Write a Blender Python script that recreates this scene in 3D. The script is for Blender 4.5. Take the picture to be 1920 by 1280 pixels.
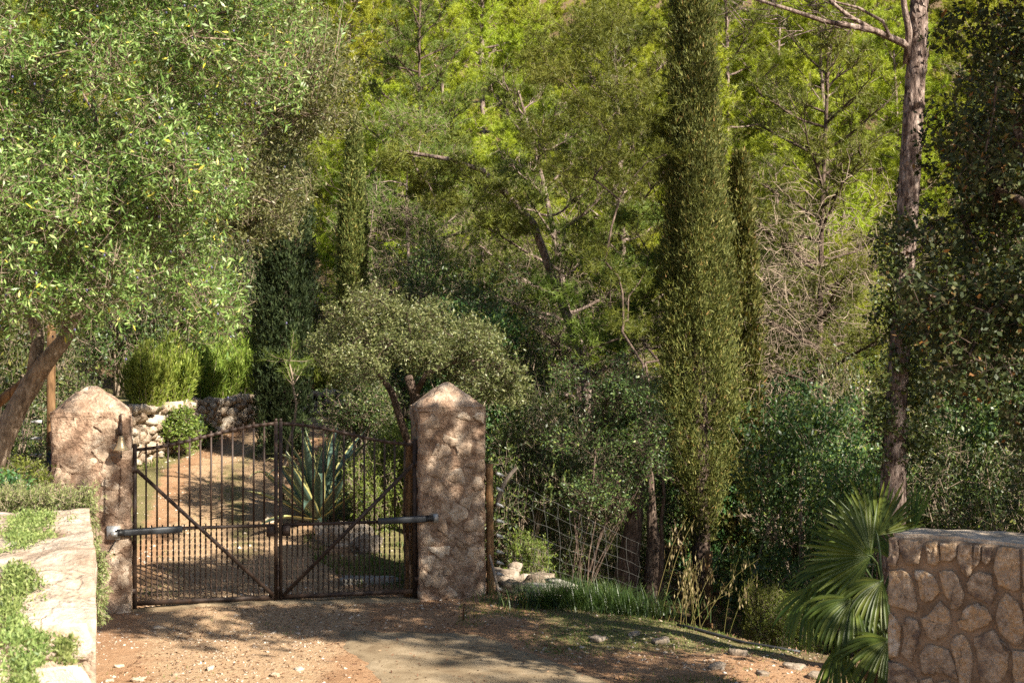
import bpy, math, random
import numpy as np
R = math.radians
sc = bpy.context.scene
for o in list(bpy.data.objects): bpy.data.objects.remove(o)

# ------------------------------------------------------------------ camera, sky, sun, exposure
EYE = 3.02                    # camera height above the ground at the gate
FPX = 2666.7                  # focal length in pixels of a 1920 px wide picture (50 mm lens)
cd = bpy.data.cameras.new('camera'); cam = bpy.data.objects.new('camera', cd)
sc.collection.objects.link(cam); sc.camera = cam
cam.location = (0, 0, EYE); cam.rotation_euler = (R(90), 0, 0)
cd.lens = 50; cd.sensor_width = 36; cd.clip_start = 0.1; cd.clip_end = 600
cd.dof.use_dof = True; cd.dof.focus_distance = 16.6; cd.dof.aperture_fstop = 5.0

SUN_EL, SUN_AZ = 36.0, 134.0  # azimuth clockwise from +Y: over the photographer's right shoulder
w = bpy.data.worlds.new('World'); sc.world = w; w.use_nodes = True
nt = w.node_tree; bgn = nt.nodes['Background']
sky = nt.nodes.new('ShaderNodeTexSky'); sky.sky_type = 'NISHITA'; sky.sun_disc = False
sky.sun_elevation = R(SUN_EL); sky.sun_rotation = R(SUN_AZ)
nt.links.new(sky.outputs[0], bgn.inputs[0]); bgn.inputs[1].default_value = 0.05
sd = bpy.data.lights.new('sun', 'SUN'); sun = bpy.data.objects.new('sun', sd); sc.collection.objects.link(sun)
sd.energy = 5.0; sd.angle = R(0.53); sd.color = (1.0, 0.92, 0.79)
sun.rotation_euler = (R(90 - SUN_EL), 0, R(180 - SUN_AZ)); sun.location = (20, -20, 30)
vs = sc.view_settings
vs.view_transform = 'Standard'; vs.look = 'None'; vs.gamma = 1.0; vs.exposure = 1.65; vs.use_curve_mapping = False
sc.render.engine = 'CYCLES'
cy = sc.cycles
cy.max_bounces = 4; cy.diffuse_bounces = 2; cy.glossy_bounces = 2; cy.transmission_bounces = 3; cy.transparent_max_bounces = 4
cy.use_denoising = False; cy.sample_clamp_indirect = 6.0
try: cy.denoising_prefilter = 'ACCURATE'
except Exception: pass

# ------------------------------------------------------------------ helpers
def P(px, py, d):
    return np.array([(px - 960) / FPX * d, d, EYE - (py - 640) / FPX * d])
def nrm(v):
    v = np.asarray(v, float); n = np.linalg.norm(v, axis=-1, keepdims=True); return v / np.maximum(n, 1e-9)
def smooth(a, b, t):
    t = np.clip((np.asarray(t, float) - a) / (b - a), 0, 1); return t * t * (3 - 2 * t)
def runit(rng, n): return nrm(rng.normal(size=(n, 3)))

def _hash(ix, iy, iz, seed):
    h = (ix.astype(np.uint32) * np.uint32(374761393) + iy.astype(np.uint32) * np.uint32(668265263)
         + iz.astype(np.uint32) * np.uint32(2246822519) + np.uint32((seed * 3266489917) & 0xffffffff))
    h = (h ^ (h >> np.uint32(13))) * np.uint32(1274126177); h = h ^ (h >> np.uint32(16))
    return h.astype(np.float64) / 4294967295.0 * 2 - 1
def vnoise(p, seed=0):
    p = np.asarray(p, float); i = np.floor(p).astype(np.int64); f = p - i; f = f * f * (3 - 2 * f)
    r = 0
    for dx in (0, 1):
        wx = f[:, 0] if dx else 1 - f[:, 0]
        for dy in (0, 1):
            wy = f[:, 1] if dy else 1 - f[:, 1]
            for dz in (0, 1):
                wz = f[:, 2] if dz else 1 - f[:, 2]
                r = r + wx * wy * wz * _hash(i[:, 0] + dx, i[:, 1] + dy, i[:, 2] + dz, seed)
    return r
def fbm(p, seed=0, o=4):
    r = 0; a = 1.0; p = np.asarray(p, float)
    for k in range(o): r = r + a * vnoise(p * 2 ** k, seed + k); a *= .5
    return r

class G:
    """collects quads and triangles of one mesh"""
    def __init__(s): s.V = []; s.Q = []; s.T = []; s.n = 0; s.mq = []; s.mt = []
    def add(s, V, F, mi=0):
        V = np.asarray(V, float).reshape(-1, 3); F = np.asarray(F, np.int64)
        if len(F) == 0: return s
        (s.Q if F.shape[1] == 4 else s.T).append(F + s.n)
        (s.mq if F.shape[1] == 4 else s.mt).append(np.full(len(F), mi)); s.V.append(V); s.n += len(V); return s
    def mesh(s, name, mats, sm=False):
        V = np.concatenate(s.V)
        if not isinstance(mats, (list, tuple)): mats = [mats]
        if s.Q and s.T:
            Q = np.concatenate(s.Q); F = np.concatenate([Q[:, [0, 1, 2]], Q[:, [0, 2, 3]]] + s.T)
            mq = np.concatenate(s.mq); mi = np.concatenate([mq, mq] + s.mt)
        elif s.Q: F = np.concatenate(s.Q); mi = np.concatenate(s.mq)
        else: F = np.concatenate(s.T); mi = np.concatenate(s.mt)
        return npmesh(name, V, F, mats, sm, mi)
def npmesh(name, V, F, mats, sm=False, mi=None):
    if not isinstance(mats, (list, tuple)): mats = [mats]
    me = bpy.data.meshes.new(name); V = np.ascontiguousarray(V, np.float32); F = np.ascontiguousarray(F, np.int32)
    m, k = F.shape
    me.vertices.add(len(V)); me.vertices.foreach_set('co', V.ravel())
    me.loops.add(m * k); me.loops.foreach_set('vertex_index', F.ravel())
    me.polygons.add(m); me.polygons.foreach_set('loop_start', np.arange(0, m * k, k, dtype=np.int32))
    if sm: me.polygons.foreach_set('use_smooth', np.ones(m, bool))
    for a in mats: me.materials.append(a)
    if mi is not None and len(mats) > 1: me.polygons.foreach_set('material_index', np.asarray(mi, np.int32))
    me.update(calc_edges=True); return me
COL = sc.collection
def tag(o, label=None, cat=None, group=None, kind=None):
    for k, v in (('label', label), ('category', cat), ('group', group), ('kind', kind)):
        if v: o[k] = v
    return o
def ob(name, me, parent=None, label=None, cat=None, group=None, kind=None, loc=None, rot=None):
    o = bpy.data.objects.new(name, me); COL.objects.link(o)
    if parent is not None: o.parent = parent
    if loc is not None: o.location = loc
    if rot is not None: o.rotation_euler = rot
    return tag(o, label, cat, group, kind)
def thing(name, label, cat, loc=(0, 0, 0), rz=0, group=None):
    o = bpy.data.objects.new(name, None); COL.objects.link(o); o.empty_display_size = .1
    o.location = loc; o.rotation_euler = (0, 0, rz); return tag(o, label, cat, group)
def copy_tree(root, loc, rz=0, s=1, label=None, group=None, sz=None):
    r = root.copy(); COL.objects.link(r); r.location = loc; r.rotation_euler = (0, 0, rz); r.scale = (s, s, sz or s)
    tag(r, label, None, group)
    for c in root.children:
        d = c.copy(); COL.objects.link(d); d.parent = r
        for g in c.children:
            e = g.copy(); COL.objects.link(e); e.parent = d
    return r

BOXF = np.array([[0, 3, 2, 1], [4, 5, 6, 7], [0, 1, 5, 4], [1, 2, 6, 5], [2, 3, 7, 6], [3, 0, 4, 7]])
def box(g, c, s, mi=0, bev=0.0):
    c = np.asarray(c, float); h = np.asarray(s, float) / 2
    V = np.array([[-1, -1, -1], [1, -1, -1], [1, 1, -1], [-1, 1, -1], [-1, -1, 1], [1, -1, 1], [1, 1, 1], [-1, 1, 1]]) * h + c
    return g.add(V, BOXF, mi)
def bar(g, p0, p1, wd, th, side=(0, 1, 0), mi=0):
    """a rectangular bar p0-p1, th along side, wd across"""
    p0 = np.asarray(p0, float); p1 = np.asarray(p1, float); d = nrm(p1 - p0); s = np.asarray(side, float)
    s = nrm(s - d * (s @ d)); t = np.cross(d, s); V = []
    for p in (p0, p1):
        for a, b in ((-1, -1), (1, -1), (1, 1), (-1, 1)): V.append(p + t * a * wd / 2 + s * b * th / 2)
    return g.add(V, BOXF, mi)
def tube(g, pts, rad, sides=6, cap=True, mi=0, rough=0.0, seed=0):
    pts = np.asarray(pts, float); n = len(pts); rad = np.broadcast_to(np.asarray(rad, float), (n,))
    T = nrm(np.gradient(pts, axis=0)); ref = np.array([1.0, 0, 0]) if abs(T[0][0]) < .8 else np.array([0, 1.0, 0])
    A = nrm(np.cross(T, ref)); B = np.cross(T, A)
    a = np.arange(sides) * 2 * np.pi / sides
    rr = rad[:, None] * np.ones(sides)[None]
    V = pts[:, None] + rr[..., None] * (np.cos(a)[None, :, None] * A[:, None] + np.sin(a)[None, :, None] * B[:, None])
    if rough:
        q = V.reshape(-1, 3); V = (q + (q - np.repeat(pts, sides, 0)) * (rough * fbm(q * (1.1 / max(rad[0], .02)), seed, 3))[:, None]).reshape(V.shape)
    i = np.arange(n - 1)[:, None] * sides; j = np.arange(sides)[None]; k = (j + 1) % sides
    F = np.stack([i + j, i + k, i + sides + k, i + sides + j], -1).reshape(-1, 4)
    if cap:
        VV = np.concatenate([V.reshape(-1, 3), pts[:1], pts[-1:]]); m = n * sides; jj = np.arange(sides); kk = (jj + 1) % sides
        g.add(VV, F, mi); T1 = np.stack([kk, jj, np.full(sides, m)], -1); T2 = np.stack([m - sides + jj, m - sides + kk, np.full(sides, m + 1)], -1)
        g.T.append(np.concatenate([T1, T2]) + g.n - len(VV)); g.mt.append(np.full(2 * sides, mi)); return g
    return g.add(V.reshape(-1, 3), F, mi)
def segs(g, P0, P1, r0, r1, sides=3, mi=0):
    """many separate thin straight tubes"""
    P0 = np.asarray(P0, float).reshape(-1, 3); P1 = np.asarray(P1, float).reshape(-1, 3); n = len(P0)
    if n == 0: return g
    D = nrm(P1 - P0); ref = np.where(np.abs(D[:, 2:3]) < .9, np.array([[0, 0, 1.0]]), np.array([[1.0, 0, 0]]))
    A = nrm(np.cross(D, ref)); B = np.cross(D, A); V = np.zeros((n, 2 * sides, 3))
    r0 = np.broadcast_to(r0, (n,))[:, None]; r1 = np.broadcast_to(r1, (n,))[:, None]
    for k in range(sides):
        a = 2 * math.pi * k / sides; o = A * math.cos(a) + B * math.sin(a)
        V[:, k] = P0 + o * r0; V[:, sides + k] = P1 + o * r1
    b = np.arange(n)[:, None] * 2 * sides; k = np.arange(sides)[None]; k2 = (k + 1) % sides
    F = np.stack([b + k, b + k2, b + sides + k2, b + sides + k], -1).reshape(-1, 4)
    return g.add(V.reshape(-1, 3), F, mi)
def leaves(g, p, d, N, L, W, mid=.45, curl=.0, mi=0):
    d = nrm(d); S = nrm(np.cross(d, N)); n = len(p); N2 = np.cross(S, d)
    L = np.broadcast_to(L, (n,))[:, None]; W = np.broadcast_to(W, (n,))[:, None]
    V = np.stack([p, p + d * L * mid + S * W / 2, p + d * L - N2 * L * curl, p + d * L * mid - S * W / 2], 1)
    return g.add(V.reshape(-1, 3), np.arange(4 * n).reshape(-1, 4), mi)
def needles(g, p, d, rng, L, W, mi=0):
    n = len(p); S = nrm(np.cross(d, runit(rng, n))); L = np.broadcast_to(L, (n,))[:, None]; W = np.broadcast_to(W, (n,))[:, None]
    V = np.stack([p - S * W / 2, p + S * W / 2, p + nrm(d) * L], 1)
    return g.add(V.reshape(-1, 3), np.arange(3 * n).reshape(-1, 3), mi)
def cubesphere(res):
    V = []; F = []; n = 0; t = np.linspace(-1, 1, res + 1); a, b = np.meshgrid(t, t, indexing='ij')
    for ax in range(3):
        for s in (-1, 1):
            q = np.zeros((res + 1, res + 1, 3)); q[..., ax] = s; q[..., (ax + 1) % 3] = a * s; q[..., (ax + 2) % 3] = b
            V.append(q.reshape(-1, 3)); i, j = np.meshgrid(np.arange(res), np.arange(res), indexing='ij'); k = i * (res + 1) + j
            F.append(np.stack([k, k + res + 1, k + res + 2, k + 1], -1).reshape(-1, 4) + n); n += (res + 1) ** 2
    return weld(np.concatenate(V), np.concatenate(F))
def weld(V, F):
    _, ix, inv = np.unique(np.round(V, 5), axis=0, return_index=True, return_inverse=True)
    return V[ix], inv.reshape(-1)[F]
def rock(size, seed, res=3, amp=.28, square=.5):
    V, F = cubesphere(res); S = nrm(V); V = S * (1 - square) + V * square * .8
    V = V * (1 + amp * vnoise(S * 1.6 + seed * 7.3, seed) + amp * .5 * vnoise(S * 3.7, seed + 5))[:, None]
    return V * np.asarray(size, float) / 2, F

# ------------------------------------------------------------------ materials
def M_new(name):
    m = bpy.data.materials.new(name); m.use_nodes = True; n = m.node_tree.nodes; n.clear()
    out = n.new('ShaderNodeOutputMaterial'); return m, m.node_tree, n, m.node_tree.links, out
def ramp(n, cols):
    r = n.new('ShaderNodeValToRGB'); e = r.color_ramp.elements
    while len(e) < len(cols): e.new(.5)
    for x, (p, c) in zip(e, cols): x.position = p; x.color = (*c, 1)
    return r
def mathn(n, l, op, a, b=None):
    x = n.new('ShaderNodeMath'); x.operation = op
    for i, v in enumerate((a, b)):
        if v is None: continue
        if isinstance(v, (int, float)): x.inputs[i].default_value = v
        else: l.new(v, x.inputs[i])
    return x.outputs[0]
def noise(n, l, co, scale, detail=4, rough=.55, dist=0):
    x = n.new('ShaderNodeTexNoise'); x.inputs['Scale'].default_value = scale; x.inputs['Detail'].default_value = detail
    x.inputs['Roughness'].default_value = rough; x.inputs['Distortion'].default_value = dist
    if co is not None: l.new(co, x.inputs['Vector'])
    return x.outputs['Fac']
def solid(name, cols, scale=8, rough=.8, bump=.3, bscale=40, spec=.3, objrand=0, stretch=None, metal=0, bdist=.01, fine=None, contrast=(.3, .7), cracks=None):
    """rough mineral / wood / metal surface: colour from noise, optional shift per object, bump"""
    m, t, n, l, out = M_new(name); tc = n.new('ShaderNodeTexCoord'); co = tc.outputs['Object']
    if stretch:
        mp = n.new('ShaderNodeMapping'); mp.inputs['Scale'].default_value = stretch; l.new(co, mp.inputs[0]); co = mp.outputs[0]
    f = noise(n, l, co, scale, 5, .62, .4); mr = n.new('ShaderNodeMapRange'); mr.inputs[1].default_value = contrast[0]; mr.inputs[2].default_value = contrast[1]
    l.new(f, mr.inputs[0]); f = mr.outputs[0]
    if objrand:
        oi = n.new('ShaderNodeObjectInfo'); sft = mathn(n, l, 'MULTIPLY', mathn(n, l, 'SUBTRACT', oi.outputs['Random'], .5), objrand)
        f = mathn(n, l, 'ADD', f, sft)
    r = ramp(n, cols); l.new(f, r.inputs[0]); c = r.outputs[0]
    if fine:
        f2 = noise(n, l, co, fine[0], 3, .7); mx = n.new('ShaderNodeMix'); mx.data_type = 'RGBA'; mx.blend_type = 'MULTIPLY'
        r2 = ramp(n, [(.3, (1 - fine[1],) * 3), (.65, (1 + fine[1] * .4,) * 3)]); l.new(f2, r2.inputs[0])
        mx.inputs[0].default_value = 1; l.new(c, mx.inputs[6]); l.new(r2.outputs[0], mx.inputs[7]); c = mx.outputs[2]
    crk = None
    if cracks:
        nz = n.new('ShaderNodeTexNoise'); nz.inputs['Scale'].default_value = cracks[0] * 1.3; nz.inputs['Detail'].default_value = 4; l.new(co, nz.inputs['Vector'])
        vm = n.new('ShaderNodeVectorMath'); vm.operation = 'MULTIPLY_ADD'; l.new(nz.outputs['Color'], vm.inputs[0]); vm.inputs[1].default_value = (1.5 / cracks[0],) * 3; l.new(co, vm.inputs[2])
        vo = n.new('ShaderNodeTexVoronoi'); vo.feature = 'DISTANCE_TO_EDGE'; vo.inputs['Scale'].default_value = cracks[0]; l.new(vm.outputs[0], vo.inputs['Vector'])
        mr2 = n.new('ShaderNodeMapRange'); mr2.inputs[1].default_value = .0; mr2.inputs[2].default_value = cracks[2]; l.new(vo.outputs['Distance'], mr2.inputs[0]); crk = mr2.outputs[0]
        rc = ramp(n, [(0, (1 - cracks[1], 1 - cracks[1] * 1.08, 1 - cracks[1] * 1.15)), (1, (1, 1, 1))]); l.new(crk, rc.inputs[0]); mc = n.new('ShaderNodeMix'); mc.data_type = 'RGBA'; mc.blend_type = 'MULTIPLY'; mc.inputs[0].default_value = 1; l.new(c, mc.inputs[6]); l.new(rc.outputs[0], mc.inputs[7]); c = mc.outputs[2]
    b = n.new('ShaderNodeBsdfPrincipled'); b.inputs['Roughness'].default_value = rough; b.inputs['Specular IOR Level'].default_value = spec
    b.inputs['Metallic'].default_value = metal; l.new(c, b.inputs['Base Color'])
    if bump:
        bp = n.new('ShaderNodeBump'); bp.inputs['Strength'].default_value = bump; bp.inputs['Distance'].default_value = bdist
        hgt = noise(n, l, co, bscale, 6, .65, .3); hgt = mathn(n, l, 'ADD', hgt, mathn(n, l, 'MULTIPLY', crk, .22)) if crk is not None else hgt; l.new(hgt, bp.inputs['Height']); l.new(bp.outputs[0], b.inputs['Normal'])
    l.new(b.outputs[0], out.inputs[0]); return m
def leafm(name, cols, trans=.3, tint=(1.25, 1.2, .55), rough=.5, spec=.35, hue=.04, clump=0):
    m, t, n, l, out = M_new(name); ge = n.new('ShaderNodeNewGeometry'); oi = n.new('ShaderNodeObjectInfo')
    f = ge.outputs['Random Per Island']
    if clump:
        tc = n.new('ShaderNodeTexCoord'); nz = noise(n, l, tc.outputs['Object'], clump, 2)
        f = mathn(n, l, 'ADD', mathn(n, l, 'MULTIPLY', f, .55), mathn(n, l, 'SUBTRACT', mathn(n, l, 'MULTIPLY', nz, 1.4), .48))
    r = ramp(n, cols); l.new(f, r.inputs[0])
    hs = n.new('ShaderNodeHueSaturation'); l.new(r.outputs[0], hs.inputs['Color'])
    l.new(mathn(n, l, 'ADD', mathn(n, l, 'MULTIPLY', oi.outputs['Random'], hue), .5 - hue / 2), hs.inputs['Hue'])
    l.new(mathn(n, l, 'ADD', mathn(n, l, 'MULTIPLY', oi.outputs['Random'], .3), .85), hs.inputs['Value'])
    b = n.new('ShaderNodeBsdfPrincipled'); b.inputs['Roughness'].default_value = rough; b.inputs['Specular IOR Level'].default_value = spec
    l.new(hs.outputs[0], b.inputs['Base Color'])
    tr = n.new('ShaderNodeBsdfTranslucent'); mx = n.new('ShaderNodeMix'); mx.data_type = 'RGBA'; mx.blend_type = 'MULTIPLY'; mx.inputs[0].default_value = 1
    l.new(hs.outputs[0], mx.inputs[6]); mx.inputs[7].default_value = (*tint, 1); l.new(mx.outputs[2], tr.inputs[0])
    ms = n.new('ShaderNodeMixShader'); ms.inputs[0].default_value = trans; l.new(b.outputs[0], ms.inputs[1]); l.new(tr.outputs[0], ms.inputs[2])
    l.new(ms.outputs[0], out.inputs[0]); return m

mt = {}
mt['plaster'] = solid('pillar_plaster', [(0, (.17, .105, .07)), (.35, (.33, .22, .15)), (.7, (.49, .365, .265)), (1, (.62, .51, .39))], 4.5, .92, 1, 20, .15, bdist=.05, fine=(55, .4), cracks=(3.9, .17, .16))
mt['plaster_stone'] = solid('pillar_stone', [(0, (.23, .155, .105)), (.45, (.42, .31, .22)), (.8, (.55, .44, .33)), (1, (.66, .56, .44))], 5.5, .92, .9, 26, .15, objrand=.55, bdist=.03, fine=(70, .3))
mt['lime'] = solid('pale_limestone', [(0, (.20, .13, .085)), (.4, (.40, .31, .23)), (.75, (.52, .43, .34)), (1, (.60, .52, .43))], 3.2, .92, 1, 16, .2, bdist=.03, fine=(45, .3), cracks=(2.4, .26, .06))
mt['limestone'] = solid('pale_wall_stone', [(0, (.30, .20, .13)), (.4, (.44, .35, .27)), (1, (.54, .47, .39))], 5, .9, .9, 20, .2, objrand=.3, bdist=.03)
mt['mortar'] = solid('brown_mortar', [(0, (.165, .112, .073)), (.5, (.255, .178, .12)), (1, (.335, .24, .165))], 7, .95, .8, 45, .1, bdist=.015, fine=(90, .3))
mt['wstone'] = solid('ochre_wall_stone', [(0, (.17, .125, .10)), (.25, (.33, .24, .165)), (.5, (.45, .35, .26)), (.7, (.46, .30, .165)), (1, (.58, .50, .41))], 8, .85, 1.0, 24, .25, objrand=.55, bdist=.04, fine=(50, .35))
mt['drystone'] = solid('dry_stone', [(0, (.30, .21, .14)), (.4, (.50, .39, .28)), (1, (.66, .58, .47))], 4, .9, .9, 18, .15, objrand=.6, bdist=.04, fine=(40, .3))
mt['dryrock'] = solid('grey_rock', [(0, (.15, .11, .08)), (.5, (.27, .215, .16)), (1, (.39, .33, .27))], 6, .9, .9, 20, .15, objrand=.5, bdist=.03, fine=(45, .3))
mt['slab'] = solid('pale_slab', [(0, (.20, .18, .15)), (1, (.36, .335, .29))], 7, .9, .6, 30, .15, objrand=.4)
mt['core'] = solid('wall_earth_core', [(0, (.10, .065, .04)), (1, (.22, .15, .10))], 6, .95, .7, 30, .1)
mt['iron'] = solid('rusty_iron', [(0, (.020, .013, .010)), (.6, (.045, .026, .017)), (1, (.10, .05, .026))], 14, .62, .35, 120, .4, bdist=.003, contrast=(.3, .8))
mt['opener'] = solid('opener_grey', [(0, (.016, .019, .023)), (1, (.028, .032, .037))], 5, .45, .05, 90, .5)
mt['black'] = solid('black_plastic', [(0, (.012, .012, .013)), (1, (.03, .03, .03))], 9, .5, .05, 80, .4)
mt['zinc'] = solid('zinc_plate', [(0, (.30, .30, .29)), (1, (.55, .54, .51))], 22, .45, .15, 90, .5, metal=.4)
mt['white'] = solid('white_plastic', [(0, (.30, .30, .29)), (1, (.46, .46, .44))], 12, .5, .1, 60, .4)
mt['brass'] = solid('bell_brass', [(0, (.30, .22, .12)), (1, (.55, .43, .26))], 10, .42, .1, 60, .5, metal=.55)
mt['chain'] = solid('rusty_chain', [(0, (.05, .028, .018)), (1, (.14, .07, .035))], 30, .7, .2, 90, .3)
mt['timber'] = solid('post_timber', [(0, (.09, .047, .02)), (.5, (.19, .105, .046)), (1, (.29, .18, .09))], 5, .75, .6, 22, .25, stretch=(5, 5, .5), bdist=.012, fine=(9, .4))
mt['rough_timber'] = solid('rough_timber', [(0, (.10, .05, .022)), (.5, (.23, .125, .055)), (1, (.36, .22, .11))], 6, .85, .9, 20, .2, stretch=(3, 3, .6), bdist=.03, fine=(12, .5))
mt['grey_wood'] = solid('weathered_wood', [(0, (.13, .10, .08)), (1, (.33, .27, .21))], 9, .85, .7, 20, .15, stretch=(6, 6, .6), bdist=.01)
mt['pine_bark'] = solid('pine_bark', [(0, (.06, .04, .032)), (.4, (.19, .135, .11)), (.75, (.36, .28, .235)), (1, (.50, .41, .35))], 10, .9, 1, 16, .1, stretch=(2.2, 2.2, .55), bdist=.05, fine=(16, .6))
mt['dark_bark'] = solid('dark_bark', [(0, (.045, .03, .022)), (.5, (.12, .085, .065)), (1, (.24, .18, .14))], 12, .92, 1, 14, .1, stretch=(2.5, 2.5, .4), bdist=.04, fine=(14, .6))
mt['olive_bark'] = solid('olive_bark', [(0, (.12, .085, .06)), (.5, (.25, .19, .135)), (1, (.40, .32, .24))], 11, .9, .9, 18, .1, stretch=(2, 2, .7), bdist=.03, fine=(20, .45))
mt['twig'] = solid('pale_twig', [(0, (.13, .095, .065)), (1, (.34, .27, .20))], 6, .9, 0, 1, .1)
mt['wire'] = solid('fence_wire', [(0, (.07, .07, .065)), (1, (.14, .14, .13))], 12, .6, 0, 1, .3, metal=.2)
# foliage
mt['olive'] = leafm('olive_leaf', [(0, (.055, .10, .018)), (.45, (.125, .195, .042)), (.8, (.205, .275, .08)), (.975, (.31, .36, .13)), (1, (.60, .46, .04))], .24, (1.25, 1.3, .45), .42, .4)
mt['olive2'] = leafm('wild_olive_leaf', [(0, (.055, .075, .022)), (.5, (.125, .145, .048)), (.9, (.23, .24, .10)), (1, (.32, .31, .15))], .28, (1.25, 1.25, .5), .45, .35)
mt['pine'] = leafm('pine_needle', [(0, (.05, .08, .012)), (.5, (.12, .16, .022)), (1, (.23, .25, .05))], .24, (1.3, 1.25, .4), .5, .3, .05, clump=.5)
mt['pine_lit'] = leafm('sunlit_pine_needle', [(0, (.15, .20, .016)), (.5, (.28, .33, .026)), (1, (.40, .43, .05))], .3, (1.3, 1.25, .4), .5, .3, .03, clump=.4)  # pine needle again, with sunlight painted in as a brighter yellow green
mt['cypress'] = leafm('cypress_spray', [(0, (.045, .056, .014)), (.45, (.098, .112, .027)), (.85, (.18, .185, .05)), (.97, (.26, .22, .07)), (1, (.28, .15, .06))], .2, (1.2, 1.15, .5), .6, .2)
mt['cypress_shade'] = leafm('shaded_cypress_spray', [(0, (.014, .024, .009)), (.5, (.03, .045, .016)), (1, (.062, .08, .028))], .18, (1.2, 1.15, .5), .6, .2)  # darkened copy of the cypress colour; the shade is painted in
mt['oak'] = leafm('holm_oak_leaf', [(0, (.022, .036, .012)), (.5, (.046, .066, .021)), (.85, (.085, .105, .036)), (.95, (.16, .14, .06)), (1, (.26, .13, .03))], .18, (1.2, 1.2, .4), .5, .25)
mt['lentisk'] = leafm('lentisk_leaf', [(0, (.03, .075, .026)), (.55, (.065, .13, .042)), (.9, (.12, .19, .055)), (1, (.26, .34, .05))], .3, (1.2, 1.3, .4), .4, .4)
mt['shrub'] = leafm('shrub_leaf', [(0, (.026, .044, .011)), (.5, (.056, .082, .02)), (.9, (.105, .135, .034)), (1, (.21, .22, .05))], .2, (1.25, 1.25, .45), .45, .4, .06)
mt['bright'] = leafm('bright_shrub_leaf', [(0, (.07, .10, .02)), (.5, (.13, .17, .032)), (1, (.22, .26, .05))], .35, (1.25, 1.25, .4), .5, .3)
mt['hedge'] = leafm('feathery_shrub', [(0, (.09, .145, .02)), (.5, (.175, .24, .034)), (1, (.29, .34, .07))], .3, (1.25, 1.2, .45), .55, .25, .04)
mt['rosemary'] = leafm('rosemary_leaf', [(0, (.10, .13, .04)), (.5, (.20, .235, .08)), (1, (.34, .36, .15))], .25, (1.2, 1.25, .5), .5, .35)
mt['mat'] = leafm('creeper_leaf', [(0, (.08, .12, .03)), (.5, (.17, .22, .06)), (1, (.28, .31, .11))], .25, (1.2, 1.25, .5), .5, .3)
mt['grass'] = leafm('grass_blade', [(0, (.05, .09, .012)), (.5, (.10, .15, .022)), (.85, (.17, .19, .05)), (1, (.30, .25, .12))], .35, (1.2, 1.3, .4), .5, .3)
mt['lush'] = leafm('lush_grass', [(0, (.022, .052, .014)), (.6, (.05, .10, .024)), (1, (.10, .15, .035))], .3, (1.2, 1.3, .4), .4, .5)
mt['dry'] = leafm('dry_grass', [(0, (.17, .12, .06)), (1, (.36, .28, .16))], .35, (1.1, 1.0, .7), .6, .2)
mt['oat'] = leafm('oat_stem', [(0, (.16, .16, .045)), (1, (.32, .28, .10))], .3, (1.1, 1.0, .6), .6, .2)
mt['litter'] = leafm('fallen_leaf', [(0, (.07, .035, .02)), (.5, (.18, .10, .055)), (1, (.36, .24, .14))], .1, (1.1, 1, .6), .7, .2)
mt['palm'] = leafm('palm_leaflet', [(0, (.04, .075, .014)), (.5, (.078, .122, .02)), (1, (.135, .175, .03))], .38, (1.3, 1.25, .3), .4, .28)
mt['palm_dry'] = solid('palm_fibre', [(0, (.07, .045, .025)), (1, (.2, .13, .07))], 12, .9, .8, 30, .1)
mt['petiole'] = solid('palm_petiole', [(0, (.035, .06, .016)), (1, (.07, .10, .03))], 8, .5, .1, 30, .4)
mt['agave'] = solid('agave_green', [(0, (.055, .10, .07)), (.5, (.09, .15, .11)), (1, (.14, .20, .155))], 6, .45, .1, 30, .45, stretch=(2, 2, .7))
mt['agave_y'] = solid('agave_margin', [(0, (.40, .37, .12)), (1, (.62, .57, .25))], 9, .5, .1, 30, .4)
mt['berry'] = solid('olive_fruit', [(0, (.03, .03, .07)), (1, (.07, .06, .14))], 9, .4, 0, 1, .5)

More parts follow.
